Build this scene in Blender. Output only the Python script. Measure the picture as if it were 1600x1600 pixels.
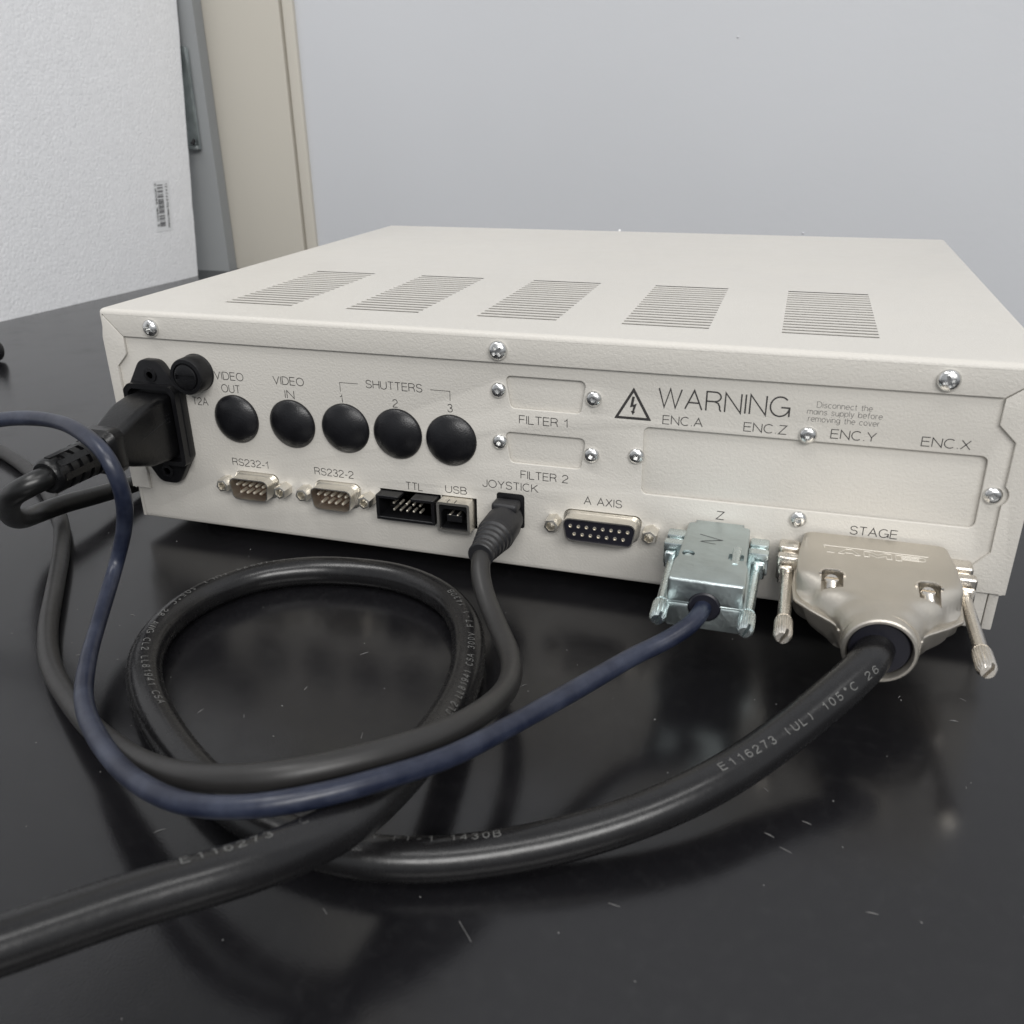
import bpy, bmesh, math, random
from mathutils import Vector, Matrix
from mathutils.geometry import tessellate_polygon

for o in list(bpy.data.objects):
    bpy.data.objects.remove(o)
sc = bpy.context.scene
col = sc.collection
PI = math.pi
rad = math.radians
S = 0.001                      # everything below is written in millimetres

# ------------------------------------------------------------------ camera
cam_d = bpy.data.cameras.new('camera')
cam = bpy.data.objects.new('camera', cam_d); col.objects.link(cam)
cam_d.sensor_width = 36.0
cam_d.lens = 36.0 * 1390.39 / 1600
cam_d.shift_x = 0.00317
cam_d.shift_y = 0.00574
cam_d.clip_start = 0.005; cam_d.clip_end = 60
cr = Vector((0.95350934, 0.30110386, -0.01250642))
cu = Vector((-0.11515425, 0.4023827, 0.90820023))
cf = Vector((-0.27849496, 0.86453723, -0.41834905))
cam.matrix_world = Matrix(((cr.x, cu.x, -cf.x, .24297), (cr.y, cu.y, -cf.y, -.26765),
                           (cr.z, cu.z, -cf.z, .154585), (0, 0, 0, 1)))
cam_d.dof.use_dof = True
cam_d.dof.focus_distance = 0.33
cam_d.dof.aperture_fstop = 28
sc.camera = cam

# ------------------------------------------------------------------ world, lamps, exposure
w = bpy.data.worlds.new('World'); sc.world = w; w.use_nodes = True
bg = w.node_tree.nodes['Background']
bg.inputs[0].default_value = (0.93, 0.96, 1.0, 1); bg.inputs[1].default_value = 0.46
sc.view_settings.view_transform = 'Standard'
sc.view_settings.look = 'None'
sc.view_settings.exposure = 0.0
sc.view_settings.gamma = 1.0

def area(name, loc, target, sx, sy, power, colour):
    d = bpy.data.lights.new(name, 'AREA'); d.shape = 'RECTANGLE'; d.size = sx; d.size_y = sy
    d.energy = power; d.color = colour
    o = bpy.data.objects.new(name, d); col.objects.link(o); o.location = loc
    o.rotation_euler = (Vector(target) - Vector(loc)).to_track_quat('-Z', 'Y').to_euler()
    return o
area('ceiling_lamp', (1.15, -1.9, 1.45), (0.15, 0, 0), 2.0, 0.7, 46, (1, .985, .965))
area('ceiling_lamp', (-0.5, -0.5, 1.9), (0, 0, 0), 1.2, 0.3, 11.5, (1, .985, .965))
area('ceiling_lamp', (0.75, -0.6, 1.9), (0.3, 0.1, 0), 1.2, 0.3, 7.5, (1, .985, .965))

# ------------------------------------------------------------------ materials
def lin(c):
    return tuple(((x / 255) / 12.92 if x / 255 <= .04045 else ((x / 255 + .055) / 1.055) ** 2.4) for x in c)

class NT:
    def __init__(s, name):
        s.m = bpy.data.materials.new(name); s.m.use_nodes = True
        s.t = s.m.node_tree; s.b = s.t.nodes['Principled BSDF']
        s.co = s.t.nodes.new('ShaderNodeTexCoord').outputs['Object']
    def n(s, kind, **kw):
        x = s.t.nodes.new(kind)
        for k, v in kw.items():
            if k in x.inputs: x.inputs[k].default_value = v
            else: setattr(x, k, v)
        return x
    def l(s, a, b): s.t.links.new(a, b)
    def noise(s, scale, detail=3, rough=.5, co=None):
        x = s.n('ShaderNodeTexNoise'); x.inputs['Scale'].default_value = scale
        x.inputs['Detail'].default_value = detail; x.inputs['Roughness'].default_value = rough
        s.l(co or s.co, x.inputs['Vector']); return x
    def ramp(s, src, a, b, ca, cb):
        r = s.n('ShaderNodeMapRange'); r.inputs[1].default_value = a; r.inputs[2].default_value = b
        r.inputs[3].default_value = ca; r.inputs[4].default_value = cb; s.l(src, r.inputs[0]); return r.outputs[0]
    def mix(s, f, a, b):
        x = s.n('ShaderNodeMix'); x.data_type = 'RGBA'
        s.l(f, x.inputs[0])
        for i, c in ((6, a), (7, b)):
            if isinstance(c, tuple): x.inputs[i].default_value = (*c[:3], 1)
            else: s.l(c, x.inputs[i])
        return x.outputs[2]
    def bump(s, h, strength, dist, prev=None):
        x = s.n('ShaderNodeBump'); x.inputs['Strength'].default_value = strength
        x.inputs['Distance'].default_value = dist; s.l(h, x.inputs['Height'])
        if prev: s.l(prev, x.inputs['Normal'])
        return x.outputs[0]

def mat(name, c, rough=.5, metal=0, bump=None, vary=.0, vscale=60, rvary=0, spec=.5, coat=0):
    q = NT(name); b = q.b
    b.inputs['Base Color'].default_value = (*c, 1); b.inputs['Roughness'].default_value = rough
    b.inputs['Metallic'].default_value = metal; b.inputs['Specular IOR Level'].default_value = spec
    b.inputs['Coat Weight'].default_value = coat
    if vary or rvary:
        nz = q.noise(vscale, 5, .6)
        if vary:
            f = q.ramp(nz.outputs[0], .3, .7, 0, 1)
            q.l(q.mix(f, tuple(x * (1 - vary) for x in c), tuple(min(1, x * (1 + vary)) for x in c)), b.inputs['Base Color'])
        if rvary:
            q.l(q.ramp(nz.outputs[0], .3, .7, rough - rvary, rough + rvary), b.inputs['Roughness'])
    if bump:
        sc_, dist, st = bump
        nz = q.noise(sc_, 2, .5)
        q.l(q.bump(nz.outputs[0], st, dist), b.inputs['Normal'])
    return q.m

BEIGE = (0.595, 0.572, 0.528)
def paint_mat(name, c, bs):
    q = NT(name); b = q.b
    n1 = q.noise(1200, 3, .6); n2 = q.noise(9, 4, .6)
    f = q.ramp(n2.outputs[0], .3, .7, 0, 1)
    q.l(q.mix(f, tuple(x * .975 for x in c), tuple(x * 1.02 for x in c)), b.inputs['Base Color'])
    n5 = q.noise(45, 5, .7)
    q.l(q.ramp(n5.outputs[0], .35, .7, .36, .50), b.inputs['Roughness'])
    b.inputs['Specular IOR Level'].default_value = .45
    q.l(q.bump(n1.outputs[0], bs, .0004), b.inputs['Normal'])
    return q.m
M = {}
M['paint'] = paint_mat('textured_beige_paint', BEIGE, .42)
M['ink'] = mat('dark_print', (.035, .033, .032), .6)
M['ink_light'] = mat('thin_print', (.12, .115, .11), .6)
M['screw'] = mat('zinc_steel', (.70, .70, .69), .24, 1, (900, .0001, .2), .06, 300, .04)
M['black'] = mat('black_moulded_plastic', (.006, .006, .007), .36, 0, (1500, .0002, .25), .2, 150, .08, .38)
M['plug_black'] = mat('plug_rubber', (.0045, .0045, .005), .34, 0, (1100, .0003, .3), .25, 90, .08, .38)
M['dome'] = mat('domed_black_plastic', (.0065, .0065, .008), .33, 0, (2200, .0002, .35), .2, 200, .05, .45)
M['tin'] = mat('tin_plated_steel', (.78, .75, .69), .34, 1, (500, .0001, .2), .05, 120, .04)
M['brass'] = mat('gold_tinned_pin', (.92, .86, .74), .38, .85)
M['brown'] = mat('brown_insulator', (.05, .026, .014), .5)
M['insul'] = mat('dark_insulator', (.010, .010, .016), .4)
M['hood_zinc'] = mat('zinc_die_casting', (.50, .56, .56), .38, 1, (350, .0006, .4), .10, 90, .07)
M['hood_nickel'] = mat('nickel_die_casting', (.60, .565, .505), .46, 1, (1300, .00015, .35), .06, 60, .05)
M['nickel'] = mat('nickel_steel', (.70, .66, .60), .27, 1, (600, .0001, .2), .05, 200, .04)
M['emboss'] = mat('nickel_edge_highlight', (.70, .67, .61), .45, .8)  # paler than the hood casting: lit relief edges put into the colour
M['zincrod'] = mat('blue_zinc_steel', (.62, .69, .69), .27, 1, (600, .0001, .2), .06, 200, .04)
M['pencil'] = mat('pencil_mark', (.10, .11, .11), .6)
M['rubber'] = mat('grey_black_rubber', (.013, .013, .015), .45, 0, (1200, .0002, .3), .15, 100, .06)
M['foot'] = mat('rubber_foot', (.008, .008, .008), .6)
M['print_w'] = mat('pale_cable_print', (.13, .13, .125), .6)
M['label'] = mat('sticker_paper', (.74, .75, .76), .4)

def cable_mat(name, c, rough, wear, wc, bdist=.0004):
    q = NT(name); b = q.b
    n1 = q.noise(70, 5, .65); n2 = q.noise(420, 4, .7); n3 = q.noise(160, 3, .5)
    f = q.ramp(n1.outputs[0], .42, .75, 0, wear)
    q.l(q.mix(f, c, wc), b.inputs['Base Color'])
    q.l(q.ramp(n2.outputs[0], .3, .75, rough - .03, rough + .06), b.inputs['Roughness'])
    q.l(q.bump(n3.outputs[0], .07, .0010, q.bump(n2.outputs[0], .07, bdist * .5)), b.inputs['Normal'])
    return q.m
M['cable_black'] = cable_mat('satin_black_cable', (.0075, .0072, .0078), .25, .3, (.022, .022, .022))
M['cable_grey'] = cable_mat('dull_dark_grey_cable', (.019, .018, .0175), .42, .3, (.034, .033, .032))
M['cable_blue'] = cable_mat('navy_cable', (.008, .0115, .027), .34, .85, (.042, .050, .078), .0012)
M['cable_power'] = cable_mat('power_cord_rubber', (.0055, .0055, .0055), .30, .3, (.014, .014, .014))

def table_mat():
    q = NT('black_bench_resin'); b = q.b
    n1 = q.noise(6, 4, .6); n2 = q.noise(260, 4, .65); n3 = q.noise(1800, 2, .5)
    # faint dust film
    f = q.ramp(n2.outputs[0], .5, .8, 0, .12)
    q.l(q.mix(f, (.0080, .0078, .0090), (.055, .055, .056)), b.inputs['Base Color'])
    n4 = q.noise(28, 6, .7)
    ad = q.n('ShaderNodeMath', operation='ADD'); q.l(q.ramp(n1.outputs[0], .3, .7, .15, .20), ad.inputs[0])
    q.l(q.ramp(n4.outputs[0], .5, .75, 0, .09), ad.inputs[1]); q.l(ad.outputs[0], b.inputs['Roughness'])
    q.l(q.bump(n3.outputs[0], .10, .0002), b.inputs['Normal'])
    b.inputs['IOR'].default_value = 1.52
    return q.m
M['bench'] = table_mat()

def wall_mat(name, c):
    q = NT(name); b = q.b
    n1 = q.noise(3.5, 3, .5); n2 = q.noise(180, 4, .6)
    f = q.ramp(n1.outputs[0], .3, .7, 0, 1)
    q.l(q.mix(f, tuple(x * .98 for x in c), tuple(x * 1.02 for x in c)), b.inputs['Base Color'])
    b.inputs['Roughness'].default_value = .62
    n3 = q.noise(60, 3, .6)
    q.l(q.bump(n3.outputs[0], .05, .0012, q.bump(n2.outputs[0], .2, .0006)), b.inputs['Normal'])
    return q.m
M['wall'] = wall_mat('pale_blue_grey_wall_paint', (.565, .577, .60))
M['wall_side'] = wall_mat('shaded_wall_paint', (.27, .28, .285))  # side wall stands in shade; that shade is put into its darker colour
M['post'] = wall_mat('beige_enamel', (.56, .53, .465))
M['galv'] = mat('galvanised_steel', (.50, .54, .54), .38, 1, (200, .0005, .3), .2, 60, .1)

def foam_mat():
    q = NT('white_bead_foam'); b = q.b
    v = q.n('ShaderNodeTexVoronoi'); v.inputs['Scale'].default_value = 235; q.l(q.co, v.inputs['Vector'])
    v2 = q.n('ShaderNodeTexVoronoi'); v2.inputs['Scale'].default_value = 235; v2.feature = 'DISTANCE_TO_EDGE'
    q.l(q.co, v2.inputs['Vector'])
    n1 = q.noise(22, 4, .6)
    f = q.ramp(v.outputs['Color'], 0, 1, 0, 1)
    q.l(q.mix(f, (.80, .805, .82), (.86, .865, .88)), b.inputs['Base Color'])
    b.inputs['Roughness'].default_value = .6
    h = q.n('ShaderNodeMath', operation='ADD'); q.l(q.ramp(v2.outputs[0], 0, .5, 0, .6), h.inputs[0])
    q.l(n1.outputs[0], h.inputs[1])
    q.l(q.bump(h.outputs[0], .36, .0010), b.inputs['Normal'])
    return q.m
M['foam'] = foam_mat()

# ------------------------------------------------------------------ mesh helpers
def link(name, me, m, parent=None, smooth=None):
    o = bpy.data.objects.new(name, me); col.objects.link(o)
    if m and not me.materials: me.materials.append(m)
    if smooth is not None:
        me.polygons.foreach_set('use_smooth', [True] * len(me.polygons))
        me.set_sharp_from_angle(angle=rad(smooth))
    if parent: o.parent = parent
    return o
def thing(name, label, cat, loc=(0, 0, 0), group=None):
    o = bpy.data.objects.new(name, None); col.objects.link(o)
    o.empty_display_size = .02
    o['label'] = label; o['category'] = cat
    if group: o['group'] = group
    return o
def tag(o, label, cat):
    o['label'] = label; o['category'] = cat; return o

class MB:
    """collects shapes in millimetres"""
    def __init__(s): s.v = []; s.f = []
    def add(s, vs, fs):
        k = len(s.v); s.v += [tuple(v) for v in vs]; s.f += [tuple(i + k for i in f) for f in fs]; return s
    def box(s, x0, x1, y0, y1, z0, z1):
        return s.add([(x, y, z) for x in (x0, x1) for y in (y0, y1) for z in (z0, z1)],
                     [(0, 1, 3, 2), (4, 6, 7, 5), (0, 4, 5, 1), (2, 3, 7, 6), (0, 2, 6, 4), (1, 5, 7, 3)])
    def bbox(s, x0, x1, y0, y1, z0, z1, r, seg=3, mtx=None):
        bm = bmesh.new(); bmesh.ops.create_cube(bm, size=1)
        for v in bm.verts:
            v.co = Vector(((x0 + x1) / 2 + v.co.x * (x1 - x0), (y0 + y1) / 2 + v.co.y * (y1 - y0), (z0 + z1) / 2 + v.co.z * (z1 - z0)))
        bmesh.ops.bevel(bm, geom=bm.edges[:], offset=r, segments=seg, affect='EDGES', profile=.5)
        s.bm(bm, mtx); bm.free(); return s
    def bm(s, bm, mtx=None):
        bm.verts.index_update()
        return s.add([(mtx @ v.co if mtx else v.co) for v in bm.verts], [[v.index for v in f.verts] for f in bm.faces])
    def prism(s, poly, w0, w1, axis='y', r=0, seg=2):
        """polygon extruded along an axis; poly in (x,z) for y, (x,y) for z"""
        bm = bmesh.new()
        if axis == 'y': P = lambda a, b, c: (a, c, b)
        elif axis == 'z': P = lambda a, b, c: (a, b, c)
        else: P = lambda a, b, c: (c, a, b)
        lo = [bm.verts.new(P(a, b, w0)) for a, b in poly]; hi = [bm.verts.new(P(a, b, w1)) for a, b in poly]
        n = len(poly)
        f1 = bm.faces.new(lo); f2 = bm.faces.new(hi[::-1])
        for i in range(n): bm.faces.new((lo[i], hi[i], hi[(i + 1) % n], lo[(i + 1) % n]))
        bmesh.ops.recalc_face_normals(bm, faces=bm.faces[:])
        if r: bmesh.ops.bevel(bm, geom=list(f1.edges) + list(f2.edges), offset=r, segments=seg, affect='EDGES', profile=.5)
        s.bm(bm); bm.free(); return s
    def ring(s, outer, inner, w0, w1, axis='y'):
        """tube wall between two closed outlines having the same number of points"""
        if axis == 'y': P = lambda a, b, c: (a, c, b)
        elif axis == 'z': P = lambda a, b, c: (a, b, c)
        n = len(outer); vs = []
        for pts, ww in ((outer, w0), (outer, w1), (inner, w1), (inner, w0)):
            vs += [P(a, b, ww) for a, b in pts]
        fs = []
        for k in range(4):
            for i in range(n):
                j = (i + 1) % n; a = k * n; b = ((k + 1) % 4) * n
                fs.append((a + i, a + j, b + j, b + i))
        return s.add(vs, fs)
    def lathe(s, prof, o=(0, 0, 0), d=(0, -1, 0), n=32, caps=True, gear=0, gd=0, up=None):
        """profile of (distance along d, radius)"""
        d = Vector(d).normalized(); a = Vector(up) if up else (Vector((1, 0, 0)) if abs(d.x) < .9 else Vector((0, 0, 1)))
        a = (a - a.dot(d) * d).normalized(); b = d.cross(a); o = Vector(o); vs = []; fs = []
        for t, r in prof:
            for i in range(n):
                th = 2 * PI * i / n; rr = r
                vs.append(o + d * t + (a * math.cos(th) + b * math.sin(th)) * rr)
        for k in range(len(prof) - 1):
            for i in range(n):
                j = (i + 1) % n
                fs.append((k * n + i, k * n + j, (k + 1) * n + j, (k + 1) * n + i))
        if caps:
            if prof[0][1] > 1e-6: fs.append(tuple(range(n))[::-1])
            if prof[-1][1] > 1e-6: fs.append(tuple((len(prof) - 1) * n + i for i in range(n)))
        return s.add(vs, fs)
    def build(s, name, m, parent=None, smooth=35):
        me = bpy.data.meshes.new(name)
        me.from_pydata([(x * S, y * S, z * S) for x, y, z in s.v], [], s.f)
        bm = bmesh.new(); bm.from_mesh(me)
        bmesh.ops.remove_doubles(bm, verts=bm.verts[:], dist=1e-7)
        bmesh.ops.recalc_face_normals(bm, faces=bm.faces[:]); bm.to_mesh(me); bm.free()
        return link(name, me, m, parent, smooth)

def rpoly(pts, r, seg=5):
    """rounded polygon; r one value or one per corner"""
    out = []; n = len(pts)
    for i in range(n):
        p = Vector(pts[i]); a = Vector(pts[i - 1]); b = Vector(pts[(i + 1) % n])
        ri = r[i] if isinstance(r, (list, tuple)) else r
        if ri <= 0: out.append(tuple(p)); continue
        u = (a - p).normalized(); v = (b - p).normalized()
        ang = u.angle(v); t = ri / math.tan(ang / 2); c = p + (u + v).normalized() * (ri / math.sin(ang / 2))
        s0 = p + u * t - c; s1 = p + v * t - c
        a0 = math.atan2(s0.y, s0.x); a1 = math.atan2(s1.y, s1.x); da = (a1 - a0 + PI) % (2 * PI) - PI
        for k in range(seg + 1):
            th = a0 + da * k / seg; out.append((c.x + ri * math.cos(th), c.y + ri * math.sin(th)))
    return out
def circ(x, z, r, n=28): return [(x + r * math.cos(2 * PI * i / n), z + r * math.sin(2 * PI * i / n)) for i in range(n)]
def rect(x0, x1, z0, z1): return [(x0, z0), (x1, z0), (x1, z1), (x0, z1)]

def plate(name, outline, holes, y_face, th, m, parent, bev=.25):
    """sheet-metal plate in the x-z plane with holes and softly rounded edges; y_face is its outer (camera side) face"""
    cu_ = bpy.data.curves.new(name, 'CURVE'); cu_.dimensions = '2D'; cu_.fill_mode = 'BOTH'
    for pts in [outline] + holes:
        sp = cu_.splines.new('POLY'); sp.points.add(len(pts) - 1)
        for i, (x, z) in enumerate(pts): sp.points[i].co = (x, z, 0, 1)
        sp.use_cyclic_u = True
    cu_.extrude = th / 2 - bev; cu_.bevel_depth = bev; cu_.bevel_resolution = 2; cu_.offset = -bev
    ob = bpy.data.objects.new('tmp', cu_); col.objects.link(ob)
    dg = bpy.context.evaluated_depsgraph_get(); dg.update()
    me = bpy.data.meshes.new_from_object(ob.evaluated_get(dg), depsgraph=dg)
    bpy.data.objects.remove(ob)
    me.name = name
    for v in me.vertices:
        x, z, k = v.co; v.co = (x * S, (y_face + th / 2 - k) * S, z * S)
    bm = bmesh.new(); bm.from_mesh(me); bmesh.ops.remove_doubles(bm, verts=bm.verts[:], dist=1e-7)
    bmesh.ops.recalc_face_normals(bm, faces=bm.faces[:]); bm.to_mesh(me); bm.free()
    return link(name, me, m, parent, 40)

def boolean_cut(ob, cutters):
    """subtract cutter meshes for good (recesses in screw heads)"""
    for c in cutters:
        md = ob.modifiers.new('cut', 'BOOLEAN'); md.object = c; md.operation = 'DIFFERENCE'; md.solver = 'EXACT'
    dg = bpy.context.evaluated_depsgraph_get(); dg.update()
    me = bpy.data.meshes.new_from_object(ob.evaluated_get(dg), depsgraph=dg)
    ob.modifiers.clear(); old = ob.data; ob.data = me
    me.polygons.foreach_set('use_smooth', [True] * len(me.polygons)); me.set_sharp_from_angle(angle=rad(35))
    for c in cutters: bpy.data.objects.remove(c)
    return ob

def copy_to(o, dx, dy, dz, parent, rot=0):
    c = o.copy(); col.objects.link(c); c.parent = parent
    c.location = (dx * S, dy * S, dz * S); c.rotation_euler = (0, rot, 0)
    return c

# ------------------------------------------------------------------ stroke lettering
def ar(cx, cy, rx, ry, a0, a1, n=12):
    return [(cx + rx * math.cos(rad(a0 + (a1 - a0) * i / n)), cy + ry * math.sin(rad(a0 + (a1 - a0) * i / n))) for i in range(n + 1)]
G = {
 'A': (.72, [[(0, 0), (.36, 1), (.72, 0)], [(.13, .35), (.59, .35)]]),
 'B': (.62, [[(0, .52), (.34, .52)] + ar(.34, .26, .26, .26, 90, -90)[1:] + [(0, 0), (0, 1), (.32, 1)] + ar(.32, .76, .23, .24, 90, -90)[1:]]),
 'C': (.72, [ar(.38, .5, .38, .5, 48, 312, 22)]),
 'D': (.68, [[(0, 0), (0, 1), (.27, 1)] + ar(.27, .5, .41, .5, 90, -90, 16)[1:] + [(0, 0)]]),
 'E': (.56, [[(.56, 1), (0, 1), (0, 0), (.57, 0)], [(0, .53), (.52, .53)]]),
 'F': (.52, [[(.54, 1), (0, 1), (0, 0)], [(0, .52), (.47, .52)]]),
 'G': (.78, [ar(.39, .5, .39, .5, 45, 350, 24), [(.44, .46), (.78, .46), (.78, 0)]]),
 'H': (.66, [[(0, 0), (0, 1)], [(.66, 0), (.66, 1)], [(0, .52), (.66, .52)]]),
 'I': (.03, [[(.015, 0), (.015, 1)]]),
 'J': (.46, [[(.46, 1), (.46, .27)] + ar(.23, .27, .23, .27, 0, -180)[1:]]),
 'K': (.62, [[(0, 0), (0, 1)], [(.6, 1), (0, .36)], [(.2, .56), (.64, 0)]]),
 'L': (.48, [[(0, 1), (0, 0), (.5, 0)]]),
 'M': (.8, [[(0, 0), (0, 1), (.4, .05), (.8, 1), (.8, 0)]]),
 'N': (.66, [[(0, 0), (0, 1), (.66, 0), (.66, 1)]]),
 'O': (.8, [ar(.4, .5, .4, .5, 90, 450, 28)]),
 'P': (.58, [[(0, 0), (0, 1), (.32, 1)] + ar(.32, .74, .26, .26, 90, -90)[1:] + [(0, .48)]]),
 'R': (.62, [[(0, 0), (0, 1), (.34, 1)] + ar(.34, .75, .26, .25, 90, -90)[1:] + [(0, .5)], [(.34, .5), (.5, .42), (.57, .26), (.58, .1), (.63, 0)]]),
 'S': (.62, [ar(.31, .745, .27, .255, 12, 262, 14) + ar(.31, .255, .30, .255, 82, -170, 14)]),
 'T': (.6, [[(0, 1), (.6, 1)], [(.3, 1), (.3, 0)]]),
 'U': (.64, [[(0, 1), (0, .32)] + ar(.32, .32, .32, .32, 180, 360, 14)[1:] + [(.64, 1)]]),
 'V': (.68, [[(0, 1), (.34, 0), (.68, 1)]]),
 'W': (.98, [[(0, 1), (.25, 0), (.49, 1), (.73, 0), (.98, 1)]]),
 'X': (.64, [[(0, 0), (.62, 1)], [(.02, 1), (.64, 0)]]),
 'Y': (.66, [[(0, 1), (.33, .43), (.66, 1)], [(.33, .43), (.33, 0)]]),
 'Z': (.6, [[(.02, 1), (.58, 1), (0, 0), (.6, 0)]]),
 '0': (.54, [ar(.27, .5, .27, .5, 90, 450, 22)]),
 '1': (.26, [[(.0, .76), (.13, .8), (.22, .9), (.26, 1), (.26, 0)]]),
 '2': (.56, [ar(.27, .72, .27, .28, 175, -25, 12) + [(.08, .2), (0, 0), (.56, 0)]]),
 '3': (.54, [ar(.26, .76, .23, .24, 165, -90, 12) + ar(.26, .26, .27, .26, 90, -165, 12)]),
 '4': (.56, [[(.43, 0), (.43, 1), (0, .28), (.57, .28)]]),
 '5': (.54, [[(.5, 1), (.1, 1), (.05, .5)] + ar(.26, .31, .27, .31, 140, -160, 12)]),
 '6': (.54, [ar(.30, .5, .29, .5, 40, 180, 10) + ar(.275, .31, .265, .31, 180, 540, 18)[1:]]),
 '7': (.52, [[(0, 1), (.53, 1), (.3, .5), (.2, 0)]]),
 '8': (.54, [ar(.27, .765, .22, .235, -90, 270, 16), ar(.27, .265, .27, .265, 90, 450, 18)]),
 '9': (.54, [ar(.265, .69, .265, .31, 0, 360, 18), ar(.25, .5, .28, .5, 0, -140, 10)]),
 '-': (.3, [[(0, .38), (.3, .38)]]),
 '.': (.08, [[(.04, 0), (.04, .09)]]),
 '(': (.2, [ar(.3, .5, .28, .65, 130, 230, 8)]),
 ')': (.2, [ar(-.1, .5, .28, .65, 50, -50, 8)]),
 '°': (.22, [ar(.11, .88, .11, .12, 0, 360, 10)]),
 ' ': (.3, []),
 'a': (.5, [ar(.24, .34, .24, .34, 0, 360, 16), [(.5, .68), (.5, 0)]]),
 'b': (.5, [ar(.27, .34, .24, .34, 0, 360, 16), [(0, 1), (0, 0)]]),
 'c': (.46, [ar(.25, .34, .25, .34, 45, 315, 14)]),
 'e': (.5, [[(.01, .36), (.5, .36)] + ar(.25, .34, .25, .34, 5, 310, 16)]),
 'f': (.28, [ar(.26, .8, .14, .2, 90, 180, 6) + [(.12, 0)], [(0, .67), (.28, .67)]]),
 'g': (.5, [ar(.24, .34, .24, .34, 0, 360, 16), [(.5, .68), (.5, -.08)] + ar(.26, -.08, .24, .2, 0, -160, 8)[1:]]),
 'h': (.46, [[(0, 1), (0, 0)], ar(.23, .42, .23, .26, 170, 0, 8) + [(.46, 0)]]),
 'i': (.03, [[(.015, .68), (.015, 0)], [(.015, .9), (.015, .98)]]),
 'm': (.78, [[(0, .68), (0, 0)], ar(.195, .46, .195, .22, 170, 0, 8) + [(.39, 0)], ar(.585, .46, .195, .22, 170, 0, 8) + [(.78, 0)]]),
 'n': (.46, [[(0, .68), (0, 0)], ar(.23, .42, .23, .26, 170, 0, 8) + [(.46, 0)]]),
 'o': (.5, [ar(.25, .34, .25, .34, 0, 360, 16)]),
 'p': (.5, [ar(.27, .34, .24, .34, 0, 360, 16), [(0, .68), (0, -.28)]]),
 'r': (.26, [[(0, .68), (0, 0)], ar(.24, .4, .24, .28, 175, 90, 6)]),
 's': (.42, [ar(.21, .51, .18, .17, 15, 260, 8) + ar(.21, .17, .2, .17, 85, -165, 8)]),
 't': (.28, [[(.13, .88), (.13, .1), (.19, 0), (.28, 0)], [(0, .67), (.28, .67)]]),
 'u': (.46, [[(0, .68), (0, .25)] + ar(.23, .25, .23, .25, 180, 360, 8)[1:] + [(.46, .68)], [(.46, .3), (.46, 0)]]),
 'v': (.46, [[(0, .68), (.23, 0), (.46, .68)]]),
 'y': (.46, [[(0, .68), (.24, 0)], [(.46, .68), (.2, -.2), (.06, -.27)]]),
 'l': (.03, [[(.015, 1), (.015, 0)]]),
}
def strokes(text, mono=None):
    """list of polylines and total width, cap height 1"""
    x = 0; out = []
    for ch in text:
        wd, st = G[ch]
        off = x + ((mono - .14 - wd) / 2 if mono else 0)
        for pl in st: out.append([(a + off, b) for a, b in pl])
        x += mono if mono else wd + .17
    return out, x - (.14 if mono else .17)
def ribbon(mb, pl, wd, place):
    """flat mitred ribbon along polyline; place(u,v)->xyz"""
    n = len(pl); closed = (Vector(pl[0]) - Vector(pl[-1])).length < 1e-6
    L = []; 
    for i in range(n):
        p = Vector(pl[i])
        a = Vector(pl[i - 1]) if i > 0 else (Vector(pl[-2]) if closed else None)
        b = Vector(pl[i + 1]) if i < n - 1 else (Vector(pl[1]) if closed else None)
        da = (p - a).normalized() if a is not None else (b - p).normalized()
        db = (b - p).normalized() if b is not None else da
        t = (da + db)
        t = t.normalized() if t.length > .15 else da
        nn = Vector((-t.y, t.x)); k = 1 / max(.38, nn.dot(Vector((-da.y, da.x))))
        e = Vector((0, 0))
        L.append((p + nn * wd / 2 * k, p - nn * wd / 2 * k))
    vs = []
    for a, b in L: vs += [place(*a), place(*b)]
    mb.add(vs, [(2 * i, 2 * i + 1, 2 * i + 3, 2 * i + 2) for i in range(n - 1)])
def panel_text(text, x0, z0, width, h, wd, m, parent, y=-.03, slant=0):
    st, tw = strokes(text); k = width / tw; mb = MB()
    for i, pl in enumerate(st):
        q = [(x0 + a * k, z0 + b * h) for a, b in pl]
        ribbon(mb, q, wd, lambda u, v, i=i: (u, y - .004 * (i % 5), v))
    return mb.build('lettering', m, parent, None)

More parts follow.
